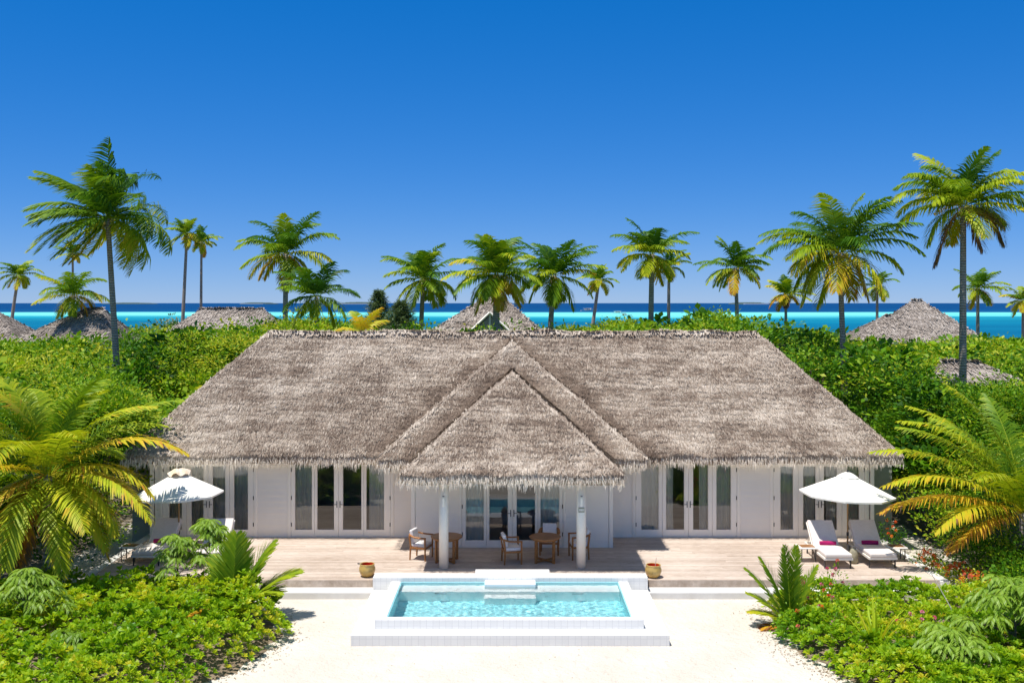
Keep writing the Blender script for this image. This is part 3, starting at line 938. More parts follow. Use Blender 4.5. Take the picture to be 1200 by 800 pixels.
m.bb(-2.955, -2.94, 23.54, 26.5, FZ, 0.07); m.bb(2.81, 2.825, 23.54, 26.5, FZ, 0.07)
m.bb(-2.94, 2.81, 23.533, 23.548, FZ, 0.07); m.bb(-2.94, 2.81, 26.50, 26.522, FZ, 0.07)
m.build('basin', POOLT, pool, off=PB).cycles.is_caustics_receiver = True
m = MB()
m.bb(-2.935, 2.805, 25.90, 26.498, FZ + 0.001, -0.17)
m.build('bench', simple('pale_aqua_tile', (0.93, 0.96, 0.94), (0.90, 0.94, 0.93), 0.4, 20), pool, off=PB, bevel=0.006).cycles.is_caustics_receiver = True
m = MB()
m.bb(-0.72, 0.62, 26.12, 26.515, -0.169, 0.125)
m.bb(-0.72, 0.62, 25.60, 25.898, FZ + 0.001, -0.42)
m.build('step', simple('step_tile', (0.92, 0.95, 0.93), (0.88, 0.93, 0.92), 0.4, 20), pool, off=PB, bevel=0.006).cycles.is_caustics_receiver = True
m = MB()
NX_, NY_ = 340, 180
wx = np.linspace(-2.939, 2.809, NX_ + 1); wy = np.linspace(23.549, 26.499, NY_ + 1); WX, WY = np.meshgrid(wx, wy)
WZ = 0.066 + 0 * WX; rw = np.random.default_rng(4)
for _ in range(46):
    th = rw.uniform(0, 6.28); lam = rw.uniform(0.09, 0.36); kx, ky = math.cos(th) * 6.283 / lam, math.sin(th) * 6.283 / lam
    WZ += 0.00040 * (lam / 0.3) ** 1.1 * np.sin(kx * WX + ky * WY + rw.uniform(0, 6.28))
V_ = np.stack([WX, WY, WZ], -1).reshape(-1, 3); ii = (np.arange(NY_)[:, None] * (NX_ + 1) + np.arange(NX_)[None, :]).ravel()
Q_ = np.stack([ii, ii + 1, ii + NX_ + 2, ii + NX_ + 1], 1)
m.block(V_, Q_, np.full(len(Q_), 0.5))
wt_ = m.build('water', PWATER, pool, off=PB, smooth=True)
wt_.cycles.is_caustics_caster = True

for lx in (-1.85, 1.72):
    m = MB(); pts = [(lx - 0.14, 25.87, -0.30), (lx - 0.10, 25.80, -0.24), (lx, 25.78, -0.22), (lx + 0.10, 25.80, -0.24), (lx + 0.14, 25.87, -0.30)]
    m.tube(pts, 0.028, 8); m.build('underwater_light', KERBM, pool, smooth=True, off=PB)

# ------------------------------------------------------------------ furniture
def make_table():
    t = thing('round_table', 'x', 'table')
    m = MB(); m.lathe([(0.44, 0.0), (0.462, 0.006), (0.462, 0.03), (0.452, 0.038)], (0, 0, 0.70), 36); m.build('tabletop', TEAK_TOP, t)
    m = MB(); m.lathe([(0.36, 0.0), (0.38, 0.0), (0.38, 0.055), (0.36, 0.055)], (0, 0, 0.643), 30, caps=False); m.build('apron', TEAK, t)
    for i in range(4):
        a = math.pi / 2 * i + math.pi / 4 * 0
        m = MB(); rot = Matrix.Rotation(a, 3, 'Z')
        m.box(rot @ Vector((0.36, 0, 0.32)), (0.075, 0.055, 0.64), rot)
        m.build('leg', TEAK, t, bevel=0.006)
    m = MB()
    m.box((0, 0, 0.045), (0.64, 0.055, 0.05)); m.box((0, 0, 0.043), (0.05, 0.64, 0.048))
    m.build('cross_base', TEAK, t, bevel=0.004)
    return t


def make_chair():
    # faces -Y ; barrel back rail wraps the back and both sides
    c = thing('armchair', 'x', 'chair')
    for sx in (-1, 1):
        m = MB(); m.tube([(sx * 0.27, -0.25, 0), (sx * 0.285, -0.25, 0.66)], [0.024, 0.028], 8); m.build('leg', TEAK, c)
        m = MB(); m.tube([(sx * 0.25, 0.24, 0), (sx * 0.245, 0.22, 0.42), (sx * 0.25, 0.26, 0.70)], [0.024, 0.028, 0.026], 8); m.build('leg', TEAK, c)
    m = MB()
    m.bb(-0.27, 0.27, -0.265, -0.235, 0.33, 0.385); m.bb(-0.24, 0.24, 0.215, 0.245, 0.33, 0.385)
    for sx in (-1, 1): m.bb(sx * 0.262 - 0.014, sx * 0.262 + 0.014, -0.234, 0.214, 0.33, 0.385)
    m.build('seat_frame', TEAK, c, bevel=0.004)
    pts = [(-0.285, -0.27, 0.66), (-0.292, -0.05, 0.662), (-0.28, 0.12, 0.675)]
    for i in range(9):
        a = math.pi - math.pi * i / 8
        pts.append((0.272 * math.cos(a), 0.15 + 0.15 * math.sin(a), 0.69 + 0.03 * math.sin(a)))
    pts += [(0.28, 0.12, 0.675), (0.292, -0.05, 0.662), (0.285, -0.27, 0.66)]
    m = MB(); m.tube(pts, 0.042, 8, flat=0.6); m.build('back_rail', TEAK, c, smooth=True)
    m = MB(); m.bb(-0.245, 0.245, -0.25, 0.20, 0.386, 0.475); m.build('seat_cushion', CUSHION, c, bevel=0.03, seg=3)
    m = MB(); m.box((0, 0.205, 0.67), (0.42, 0.10, 0.38), Matrix.Rotation(R(-12), 3, 'X')); m.build('back_cushion', CUSHION, c, bevel=0.035, seg=3)
    return c

t1 = make_table(); t1.location = (-1.90, 28.96, 0); t1.rotation_euler.z = R(38)
tag(t1, 'round teak dining table just behind the left porch column', 'table', 'round teak tables on the porch')
t2 = copy_tree(t1); t2.location = (0.96, 28.93, 0); t2.rotation_euler.z = R(-48)
t2['label'] = 'round teak dining table near the right porch column with three chairs round it'
c1 = make_chair()
chs = [((-2.68, 29.28, 0), R(72), 'teak armchair with white back cushion left of the left porch column, facing right'),
       ((-0.02, 28.82, 0), R(100), 'teak barrel-back armchair standing between the two round tables, facing right'),
       ((1.12, 29.85, 0), R(-4), 'teak armchair with upright white cushion behind the right table, facing the pool'),
       ((1.98, 29.35, 0), R(-82), 'teak armchair partly hidden behind the right porch column, facing left')]
for i, (loc, rz, lab) in enumerate(chs):
    o = c1 if i == 0 else copy_tree(c1)
    o.location = loc; o.rotation_euler.z = rz; tag(o, lab, 'chair', 'teak armchairs on the porch')


def make_lounger():
    # foot end at -Y, back rest rising at +Y; origin under the middle
    t = thing('sun_lounger', 'x', 'sun lounger')
    m = MB()
    for sx in (-1, 1): m.bb(sx * 0.385 - 0.02, sx * 0.385 + 0.02, -0.98, 0.98, 0.245, 0.315)
    m.bb(-0.364, 0.364, -0.98, -0.94, 0.245, 0.315); m.bb(-0.364, 0.364, 0.94, 0.98, 0.245, 0.315)
    for k in range(9): m.bb(-0.362, 0.362, -0.86 + k * 0.12, -0.80 + k * 0.12, 0.285, 0.305)
    m.build('frame', FRAME, t, bevel=0.008)
    for sx in (-1, 1):
        for yy in (-0.88, 0.80):
            m = MB(); m.bb(sx * 0.365 - 0.016, sx * 0.365 + 0.016, yy - 0.02, yy + 0.02, 0.0, 0.244); m.build('leg', METAL, t)
    m = MB(); m.bb(-0.38, 0.38, -1.0, 0.20, 0.318, 0.43); m.build('mattress', MATTR, t, bevel=0.035, seg=3)
    rot = Matrix.Rotation(R(44), 3, 'X')
    m = MB(); m.box(Vector((0, 0.20, 0.355)) + rot @ Vector((0, 0.43, 0.03)), (0.76, 0.88, 0.11), rot); bk = m.build('backrest', MATTR, t, bevel=0.035, seg=3)
    m = MB(); m.box(Vector((0, 0.20, 0.355)) + rot @ Vector((0, 0.43, -0.045)), (0.78, 0.86, 0.03), rot)
    for sx in (-1, 1): m.tube([(sx * 0.33, 0.62, 0.66), (sx * 0.33, 0.86, 0.30)], 0.014, 6)
    m.build('back_support', FRAME, bk)
    return t

lg = make_lounger()
lspots = [((9.22, 29.06, 0), 0, 'white sun lounger left of the right parasol pole, its left edge in full sun'),
          ((10.50, 29.12, 0), 0, 'white sun lounger right of the right parasol pole, wholly in the parasol shade'),
          ((-8.75, 29.3, 0), R(2), 'white sun lounger hidden behind the leafy sapling by the left parasol'),
          ((-10.42, 29.35, 0), R(-3), 'white sun lounger with tan raised back beside the left parasol pole')]
for i, (loc, rz, lab) in enumerate(lspots):
    o = lg if i == 0 else copy_tree(lg)
    o.location = loc; o.rotation_euler.z = rz; tag(o, lab, 'sun lounger', 'sun loungers on the deck')


def make_towel():
    m = MB()
    pr = []; n = 14; vs = []; fs = []
    L = 0.46
    for j in range(9):
        x = -L / 2 + L * j / 8
        for i in range(n):
            a = 2 * math.pi * i / n
            r = 0.062 * (1 + 0.05 * math.sin(3 * a + j)) * (0.93 if j in (0, 8) else 1)
            vs.append((x, r * math.cos(a), 0.06 + r * math.sin(a)))
    for j in range(8):
        for i in range(n): fs.append((j * n + i, j * n + (i + 1) % n, (j + 1) * n + (i + 1) % n, (j + 1) * n + i))
    fs.append(tuple(range(n))); fs.append(tuple(8 * n + i for i in range(n - 1, -1, -1)))
    m.add(vs, fs)
    return m.build('rolled_towel', MAGENTA)
tw = make_towel()
tsp = [((9.24, 29.13, 0.425), R(-3), 'magenta rolled towel on the lounger left of the right parasol pole'),
       ((10.50, 29.20, 0.425), R(-4), 'magenta rolled towel on the lounger right of the right parasol pole'),
       ((-10.35, 29.42, 0.425), R(5), 'magenta rolled towel on the lounger beside the left parasol pole')]
for i, (loc, rz, lab) in enumerate(tsp):
    o = tw if i == 0 else tw.copy()
    if i: COL.objects.link(o)
    o.location = loc; o.rotation_euler.z = rz; tag(o, lab, 'towel', 'rolled magenta towels')


def make_sidetable():
    t = thing('side_table', 'x', 'side table')
    m = MB(); m.bb(-0.27, 0.27, -0.24, 0.24, 0.38, 0.425); m.build('tabletop', FRAME, t, bevel=0.02, seg=3)
    m = MB(); m.bb(-0.20, 0.20, -0.17, 0.17, 0.4255, 0.434); m.build('wood_inset', TEAK_TOP, t)
    for sx in (-1, 1):
        for sy in (-1, 1):
            m = MB(); m.bb(sx * 0.2 - .012, sx * 0.2 + .012, sy * 0.17 - .012, sy * 0.17 + .012, 0, 0.379); m.build('leg', METAL, t)
    m = MB()
    for sx in (-1, 1): m.tube([(sx * 0.2, -0.15, 0.05), (sx * 0.2, 0.15, 0.34)], 0.008, 6)
    m.build('brace', METAL, t)
    return t
st = make_sidetable()
ssp = [((8.60, 29.02, 0), 0, 'low white side table at the left of the two right-hand loungers'),
       ((11.2, 29.05, 0), 0, 'low white side table near the orange flowers by the right deck edge'),
       ((-8.0, 29.10, 0), R(6), 'low white side table peeping out right of the leafy sapling'),
       ((-11.15, 29.1, 0), R(-4), 'low white side table half hidden by the big yellow palm')]
for i, (loc, rz, lab) in enumerate(ssp):
    o = st if i == 0 else copy_tree(st)
    o.location = loc; o.rotation_euler.z = rz; tag(o, lab, 'side table', 'low side tables beside the loungers')


def make_parasol(rad, zr, za, rot, crumpled, tilt=0.0):
    t = thing('parasol', 'x', 'parasol')
    T = Matrix.Rotation(tilt, 3, 'Y')
    def tp(v): 
        v = Vector(v); return T @ (v - Vector((0, 0, za))) + Vector((0, 0, za))
    m = MB(); m.tube([(0, 0, 0.1), (0, 0, za + 0.02)], [0.024, 0.022], 12); m.build('pole', simple('pale_wood_pole', (0.50, 0.30, 0.13), (0.36, 0.20, 0.08), 0.5, 6), t, smooth=True)
    m = MB(); m.lathe([(0.03, 0.0), (0.036, 0.03), (0.036, 0.10), (0.03, 0.12)], (0, 0, 0.55), 12); m.build('collar', METAL, t)
    m = MB(); m.lathe([(0.26, 0), (0.26, 0.05), (0.24, 0.07), (0.06, 0.08), (0.045, 0.30), (0.04, 0.31)], (0, 0, 0), 24); m.build('base', STONE, t, bevel=0.006)
    n = 8; K = 8; vs = []; fs = []
    for k in range(K + 1):
        s = k / K
        for i in range(n * 4):
            a = rot + 2 * math.pi * i / (n * 4)
            fr = (i % 4) / 4
            loc_a = (fr - 0.0) * math.pi / 4
            # straight panel edges between ribs
            edge = math.cos(math.pi / 8) / math.cos(((i % 4) / 4 - 0.5) * math.pi / 4)
            sagf = math.sin(math.pi * fr)
            r = (0.10 + (rad - 0.10) * s) * edge
            z = za - 0.03 - (za - zr) * (s ** 1.02) - 0.008 * sagf * s
            vs.append(tp((r * math.cos(a), r * math.sin(a), z)))
    w = n * 4
    for k in range(K):
        for i in range(w): fs.append((k * w + i, k * w + (i + 1) % w, (k + 1) * w + (i + 1) % w, (k + 1) * w + i))
    # hem
    b0 = len(vs)
    for i in range(w):
        v = vs[K * w + i]; vs.append(Vector(v) + Vector((0, 0, -0.05)))
    for i in range(w): fs.append((K * w + i, K * w + (i + 1) % w, b0 + (i + 1) % w, b0 + i))
    m = MB(); m.add(vs, fs); cn = m.build('canopy', CANVAS, t, smooth=False)
    vs = []; fs = []; KK = 4
    rn_ = random.Random(5)
    for k in range(KK + 1):
        s = k / KK
        for i in range(w):
            a = rot + 2 * math.pi * i / w
            fold = (0.05 * math.sin(i * 1.15 + 1) + 0.03 * math.sin(i * 0.6) + rn_.uniform(-0.02, 0.02)) * (s ** 0.7) if crumpled else 0
            r = (0.02 + 0.30 * s) * (1 + fold * 1.2); z = za + 0.035 - 0.15 * s ** 1.6 + fold + (0.06 if crumpled else 0)
            vs.append(tp((r * math.cos(a), r * math.sin(a), z)))
    for k in range(KK):
        for i in range(w): fs.append((k * w + i, k * w + (i + 1) % w, (k + 1) * w + (i + 1) % w, (k + 1) * w + i))
    m = MB(); m.add(vs, fs); m.build('vent', CANVT if crumpled else CANVAS, cn, smooth=crumpled)
    m = MB(); m.lathe([(0.015, 0.0), (0.035, 0.01), (0.03, 0.05), (0.01, 0.065)], (0, 0, za + 0.03), 12); m.build('finial', TEAK if crumpled else METAL, t, smooth=True)
    for i in range(8):
        a = rot + 2 * math.pi * i / 8
        m = MB()
        p0_ = tp((0.05 * math.cos(a), 0.05 * math.sin(a), za - 0.07)); p1_ = tp((rad * math.cos(a) * 0.985, rad * math.sin(a) * 0.985, zr - 0.035))
        m.tube([p0_, p1_], 0.010, 5)
        mid = p0_.lerp(p1_, 0.5); m.tube([(0.03 * math.cos(a), 0.03 * math.sin(a), za - 0.62), mid], 0.008, 5)
        m.build('rib', TEAK, t)
    return t
pr = make_parasol(1.38, 1.84, 2.42, R(25), False, R(2.0)); pr.location = (10.03, 29.75, 0)
tag(pr, 'cream octagonal parasol tilted slightly over the two right-hand loungers', 'parasol', 'parasols over the loungers')
pl = make_parasol(1.30, 1.80, 2.42, R(17), True, R(-1)); pl.location = (-10.04, 30.0, 0)
tag(pl, 'cream parasol with crumpled tan vent on top, beside the big yellow palm', 'parasol', 'parasols over the loungers')
# canvas bag of weight beside the pole
m = MB(); vs = []; 
m.lathe([(0.10, 0), (0.135, 0.05), (0.12, 0.3), (0.06, 0.44), (0.02, 0.46)], (0, 0, 0), 14)
wb = m.build('weight_bag', simple('khaki_canvas', (0.40, 0.36, 0.25), (0.26, 0.24, 0.16), 0.9, 9, 0.4, 0.02), smooth=True)
wb.location = (9.86, 28.75, 0); tag(wb, 'khaki weight bag standing between the two right-hand loungers', 'bag')


def make_pot():
    t = thing('glazed_pot', 'x', 'pot')
    m = MB(); m.lathe([(0.12, 0), (0.135, 0.01), (0.19, 0.08), (0.225, 0.17), (0.222, 0.24), (0.195, 0.30), (0.20, 0.325), (0.205, 0.345), (0.19, 0.352), (0.178, 0.34)], n=32, caps=False); m.build('body', GLAZE, t, smooth=True)
    m = MB(); m.lathe([(0.176, 0.338), (0.172, 0.28), (0.18, 0.20), (0.15, 0.12), (0.002, 0.115)], n=32, caps=False); m.build('red_lining', REDIN, t, smooth=True)
    return t
p1 = make_pot(); p1.location = (-3.98, 27.36, 0); tag(p1, 'ochre glazed pot with red inside, on the deck at the left of the pool', 'pot', 'ochre pots flanking the pool')
p2 = copy_tree(p1); p2.location = (3.87, 27.26, 0); p2['label'] = 'ochre glazed pot with red inside, on the deck at the right of the pool'
m = MB(); m.tube([(0.02, 0, 0.112), (0.05, -0.04, 0.33), (0.075, -0.05, 0.55)], [0.012, 0.010, 0.009], 6)
m.lathe([(0.02, 0), (0.035, 0.02), (0.02, 0.05)], (0.02, 0, 0.115), 10)
ld = m.build('brush', simple('pale_stick', (0.70, 0.50, 0.42), None, 0.6)); ld.location = (3.87, 27.26, 0); tag(ld, 'thin pale brush standing upright in the right-hand ochre pot', 'brush')
m = MB(); m.tube([(-0.02, -0.06, 0.20), (-0.16, -0.03, 0.34), (-0.26, 0.0, 0.352)], [0.012, 0.014, 0.02], 6)
m.lathe([(0.03, 0), (0.05, 0.02), (0.05, 0.05)], (-0.01, -0.06, 0.15), 10, caps=False)
ld = m.build('ladle', METAL); ld.location = (-3.98, 27.36, 0); tag(ld, 'dark ladle hooked over the rim of the left-hand ochre pot', 'ladle')

# ------------------------------------------------------------------ plants
def leaf_quads(mb, base, d, up, L, W, tone, wide=0.5, droop=0.0, foldz=0.0):
    """one four-cornered leaf each: base, left, tip, right"""
    n = len(base)
    d = nrm(d); side = nrm(np.cross(d, up)); nn = np.cross(side, d)
    L = np.broadcast_to(L, n)[:, None]; W = np.broadcast_to(W, n)[:, None]
    mid = base + d * L * wide + nn * (foldz * W)
    tip = base + d * L
    tip[:, 2] -= droop * L[:, 0]
    V = np.stack([base, mid + side * W * .5, tip, mid - side * W * .5], 1)
    mb.block(V.reshape(-1, 3), np.arange(n * 4).reshape(n, 4), np.clip(np.broadcast_to(tone, n), 0, 1))


def frond_block(mb, org, az, el, L, bend, wind, rs, tone, nl=46, lmax=0.75, lw=0.05, K=14, droop=0.6, rach=0.022, vee=0.25, fw=0.45):
    org = np.array(org, float)
    # rachis
    pts = [org]; cur = el; a = az; step = L / K
    dirs = []
    for k in range(K):
        d = np.array([math.cos(cur) * math.cos(a), math.cos(cur) * math.sin(a), math.sin(cur)])
        d = d + np.array(wind) * (k / K) * 0.9
        d = d / np.linalg.norm(d)
        dirs.append(d); pts.append(pts[-1] + d * step)
        cur -= bend / K * (0.5 + 1.0 * k / K)
        cur = max(cur, -1.25)
    pts = np.array(pts); dirs = np.array(dirs + [dirs[-1]])
    rad = [rach * (1 - 0.85 * k / K) for k in range(K + 1)]
    # rachis tube, three sided, as quads
    vs = []; fs = []
    for k in range(K + 1):
        t = dirs[k]; s = np.cross(t, [0, 0, 1]); s = s / max(np.linalg.norm(s), 1e-6); u = np.cross(s, t)
        for (cs, cu) in ((1, 0), (0, 0.8), (-1, 0), (0, -0.8)): vs.append(pts[k] + (s * cs + u * cu) * rad[k])
    for k in range(K):
        for i in range(4): fs.append((k * 4 + i, k * 4 + (i + 1) % 4, k * 4 + 4 + (i + 1) % 4, k * 4 + 4 + i))
    mb.block(np.array(vs), np.array(fs), np.full(len(fs), min(1, tone * 0.7 + 0.27)))
    # leaflets
    t = np.concatenate([np.linspace(0.10, 1.0, nl)] * 2); sd = np.concatenate([np.ones(nl), -np.ones(nl)])
    t = np.clip(t + rs.normal(0, 0.006, 2 * nl), 0.08, 1)
    x = t * K; i0 = np.minimum(x.astype(int), K - 1); f = (x - i0)[:, None]
    P = pts[i0] * (1 - f) + pts[i0 + 1] * f
    T = nrm(dirs[i0] * (1 - f) + dirs[i0 + 1] * f)
    S = nrm(np.cross(T, np.array([0, 0, 1.0]))); U = np.cross(S, T)
    prof = np.clip(np.sin(np.pi * np.clip(0.16 + 0.80 * t, 0, 1)) ** 0.7, 0.12, 1)
    ln = lmax * prof * rs.uniform(0.8, 1.12, 2 * nl)
    fwd = fw + 0.75 * t
    vv = vee + rs.normal(0, 0.10, 2 * nl)
    D = nrm(S * sd[:, None] + T * fwd[:, None] + U * vv[:, None])
    D1 = nrm(D + np.array(wind) * 0.5 + np.array([0, 0, -0.25 * droop]))
    D2 = nrm(D + np.array(wind) * 1.0 + np.array([0, 0, -1.0]) * (droop * rs.uniform(0.6, 1.5, 2 * nl))[:, None])
    M = P + D1 * (ln * 0.5)[:, None]; E_ = M + D2 * (ln * 0.5)[:, None]
    Wd = nrm(T - D1 * np.sum(T * D1, 1)[:, None] + U * 0.35)
    w = lw * rs.uniform(0.8, 1.2, 2 * nl)[:, None]
    V = np.stack([P - Wd * w * .35, P + Wd * w * .35, M + Wd * w * .5, M - Wd * w * .5, E_ + Wd * w * .08, E_ - Wd * w * .08], 1)
    n = 2 * nl; b = np.arange(n)[:, None] * 6
    Q = np.concatenate([b + np.array([[0, 1, 2, 3]]), b + np.array([[3, 2, 4, 5]])])
    tn = tone + rs.normal(0, 0.045, n) + 0.06 * (t - 0.5)
    tn2 = tn + 0.05 + np.where(rs.random(n) > 0.93, 0.12, 0)
    mb.block(V.reshape(-1, 3), Q, np.clip(np.concatenate([tn, tn2]), 0, 1))


def palm(label, base, crown, L, nf=26, seed=1, wind=(-0.25, 0, 0), nl=44, lw=0.06, tone=0.08, old=0.0, tr=0.16, lean=0.0, group='coconut palms behind the villa',
         parts=False, dead=0, name='coconut_palm', lmax=None, elmin=-0.62, droop=0.75, nuts=True):
    rs = np.random.default_rng(seed)
    base = np.array(base, float); crown = np.array(crown, float)
    t = thing(name, label, 'palm', tuple(base), 0, group)
    if not parts: lw = lw * 0.95; L = L * 1.07; nl = int(nl * 0.72)
    if crown[2] - base[2] > 0.5:
        m = MB(); n = 14; pts = []; rad = []
        for k in range(n + 1):
            s = k / n
            p = base + (crown - base) * s
            p[0] = base[0] + (crown[0] - base[0]) * (s ** (1.0 + lean)) ; p[1] = base[1] + (crown[1] - base[1]) * s
            pts.append(tuple(p)); rad.append(tr * (1.0 - 0.38 * s + (0.5 * (1 - s / 0.12) if s < 0.12 else 0)))
        m.tube(pts, rad, 10); m.build('trunk', TRUNK, t, smooth=True, off=base)
    m = MB(); top = crown
    lm = lmax or L * 0.30
    tone = tone + (0.07 if parts else 0.15)
    for i in range(nf):
        s = (i + 0.5) / nf                    # 0 young upright ... 1 old hanging
        az = i * 2.39996 + rs.normal(0, 0.45)
        el = R(84) * (1 - s) ** 0.95 + elmin * s + rs.normal(0, 0.14)
        bend = R(66) + rs.uniform(-0.35, 0.5) + 0.15 * s
        Lf = L * (0.78 + 0.28 * math.sin(math.pi * min(1, s * 1.1 + 0.1))) * rs.uniform(0.80, 1.10)
        tn = 0.04 + 0.44 * s ** 1.3 + tone + rs.normal(0, 0.10) + (old if s > 0.72 else 0)
        if parts: tn = 0.50 + 0.22 * s + rs.normal(0, 0.09) + (0.12 if s > 0.85 else 0)
        isdead = i >= nf - dead
        if isdead: tn = 0.97; el = -0.9
        fm_ = MB() if parts else m
        frond_block(fm_, top + np.array([math.cos(az), math.sin(az), 0]) * 0.08, az, el, Lf, bend, np.array(wind), rs, min(1, max(0, tn)), nl, lm, lw, droop=droop + 0.3 * s, rach=0.02 * L / 3.5)
        if parts: fm_.build('frond', PALM, t, off=base)
    if not parts: m.build('crown', PALM, t, off=base)
    if nuts and crown[2] - base[2] > 3:
        nm = MB()
        for i in range(7):
            a = rs.uniform(0, 6.28); r_ = rs.uniform(0.15, 0.30); c = top + np.array([math.cos(a) * r_, math.sin(a) * r_, -rs.uniform(0.1, 0.45)])
            nm.lathe([(0.02, -0.13), (0.09, -0.08), (0.11, 0), (0.08, 0.09), (0.02, 0.12)], tuple(c), 8)
        nm.build('coconut_cluster', NUT, t, smooth=True, off=base)
    return t
NUT = simple('green_coconut', (0.40, 0.30, 0.05), (0.20, 0.19, 0.04), 0.4, 3)

GZ = -0.37
def pp(label, cpx, cpy, bpx, Y, Lpx, seed, **kw):
    """palm whose crown stands at photo point (cpx,cpy) at distance Y, trunk foot below photo column bpx"""
    fpx = 1167.0 / Y
    return palm(label, (PX(bpx, Y), Y, GZ), (PX(cpx, Y), Y, PZ(cpy, Y)), Lpx / fpx, seed=seed, **kw)

pp('tall windswept coconut palm, the biggest at the left, its crown blown to the left', 126, 256, 144, 48, 92, 1, nf=44, wind=(-0.85, 0, 0.05), nl=54, lw=0.075, tone=0.02, old=0.05, tr=0.19)
pp('small far coconut palm with curved trunk at the far left edge', 22, 322, 10, 118, 26, 2, nf=20, wind=(-0.25, 0, 0), nl=24, lw=0.16, lean=0.8, tone=0.05, tr=0.25)
pp('low coconut palm below the biggest left palm, in front of a thatched roof', 85, 346, 84, 75, 45, 3, nf=22, wind=(-0.1, 0, 0), nl=34, lw=0.10, tone=0.12, tr=0.22)
pp('small far coconut palm half hidden behind the lower fronds of the biggest left palm', 85, 297, 86, 125, 20, 4, nf=18, wind=(-0.25, 0, 0), nl=20, lw=0.16, tr=0.2)
pp('slender far coconut palm, left one of a pair, leaning slightly right', 219, 274, 211, 110, 27, 5, nf=20, wind=(-0.45, 0, 0.1), nl=24, lw=0.14, tr=0.24)
pp('slender far coconut palm, right one of a pair, straight trunk', 236, 283, 235, 112, 23, 6, nf=20, wind=(-0.1, 0, 0), nl=24, lw=0.14, tone=0.05, tr=0.2)
pp('coconut palm with yellow lower fronds above the left end of the roof ridge', 335, 297, 333, 62, 60, 7, nf=28, wind=(-0.12, 0, 0), nl=44, lw=0.09, tone=0.08, old=0.12, tr=0.22)
pp('dark low coconut palm in front of the yellow-fronded one, near the left ridge end', 371, 347, 371, 52, 55, 8, nf=18, wind=(-0.1, 0, 0), nl=40, lw=0.08, tone=-0.06, tr=0.15, nuts=False)
pp('coconut palm beside the casuarinas, with a dark upright spear of leaves', 496, 327, 488, 62, 52, 9, nf=26, wind=(-0.15, 0, 0), nl=42, lw=0.09, tone=0.03, tr=0.2)
pp('full coconut palm with a thick trunk in front of the middle thatched gable', 582, 322, 580, 55, 62, 10, nf=32, wind=(0.0, 0, 0), nl=48, lw=0.085, tone=0.06, tr=0.26)
pp('dark coconut palm just right of the middle thatched gable', 649, 323, 637, 60, 57, 11, nf=28, wind=(-0.1, 0, 0), nl=44, lw=0.09, tone=0.0, tr=0.22)
pp('small far coconut palm with a pale trunk leaning right over the lagoon', 702, 328, 686, 105, 25, 12, nf=18, wind=(0.0, 0, 0), nl=24, lw=0.15, tr=0.24, tone=0.1)
pp('open coconut palm with long side fronds, centre right, in front of a smaller one', 764, 298, 761, 60, 52, 13, nf=22, wind=(0.05, 0, 0), nl=44, lw=0.09, tone=0.1, tr=0.22)
pp('small thin-trunked coconut palm just behind the open centre-right one', 784, 312, 783, 100, 30, 14, nf=18, wind=(0.0, 0, 0), nl=26, lw=0.14, tone=0.1, tr=0.22)
pp('mid-size coconut palm above the right end of the roof ridge, round dark crown', 862, 314, 867, 82, 42, 15, nf=24, wind=(-0.05, 0, 0), nl=34, lw=0.12, tone=0.05, tr=0.22)
pp('wide coconut palm with long drooping fronds, left of the grey conical roof', 984, 296, 993, 47, 86, 16, nf=36, wind=(-0.05, 0, 0), nl=56, lw=0.075, tone=0.06, old=0.02, tr=0.18)
pp('tallest coconut palm at the right, golden fronds and two dead brown ones', 1129, 242, 1128, 46, 84, 17, nf=32, wind=(0.02, 0, 0), nl=56, lw=0.08, tone=0.10, old=0.12, tr=0.20, dead=2, elmin=-0.45)
pp('small far coconut palm behind the tallest right one, over the lagoon', 1146, 338, 1146, 98, 33, 18, nf=20, wind=(0.0, 0, 0), nl=28, lw=0.13, tone=0.08, tr=0.22)
pp('small far coconut palm cut by the right edge of the photo', 1199, 352, 1199, 105, 26, 19, nf=18, wind=(-0.1, 0, 0), nl=24, lw=0.14, tone=0.1, tr=0.2)
pp('low yellowish palm among the bushes left of the wide drooping palm', 921, 345, 921, 70, 30, 20, nf=20, wind=(-0.05, 0, 0), nl=30, lw=0.10, tone=0.2, tr=0.15, nuts=False)
pp('thin far coconut palm trunk and crown behind the wide drooping palm', 1028, 335, 1028, 105, 26, 21, nf=16, wind=(0, 0, 0), nl=24, lw=0.14, tone=0.0, tr=0.2)
pp('low palm with yellow arching fronds just behind the left part of the ridge', 425, 390, 425, 44, 42, 22, nf=9, wind=(0.1, 0, 0), nl=34, lw=0.07, tone=0.4, tr=0.12, nuts=False)
# foreground palms
palm('big yellow-green palm with long arching fronds in the left foreground', (PX(58, 26.5), 26.5, GZ), (PX(56, 26.5), 26.5, PZ(556, 26.5)), 3.55, nf=40, seed=31, wind=(0.03, 0, 0), nl=54, lw=0.06,
     tone=0.20, old=0.05, tr=0.17, group='young palms round the villa', parts=True, lmax=0.72, elmin=-0.7, droop=0.45, nuts=False)
def small_palm(label, base, specs, seed, nl=46, lmax=0.6, lw=0.05, crown=None, droop=0.15, vee=0.1, fw=1.0, rach=0.02, tr=0.16):
    rs = np.random.default_rng(seed); t = thing('young_palm', label, 'palm', base, 0, 'young palms round the villa')
    for (az, el, L, bend, tone) in specs:
        m = MB(); frond_block(m, crown or base, R(az), R(el), L, R(bend), (0, 0, 0), rs, tone, nl, lmax, lw, droop=droop, rach=rach, vee=vee, fw=fw)
        m.build('frond', PALM, t, off=base)
    if crown:
        m = MB(); m.tube([base, ((base[0] + crown[0]) / 2, base[1], (base[2] + crown[2]) / 2), crown], [tr * 1.4, tr, tr * .8], 10); m.build('trunk', TRUNK, t, smooth=True, off=base)
    return t
YP = 28.3
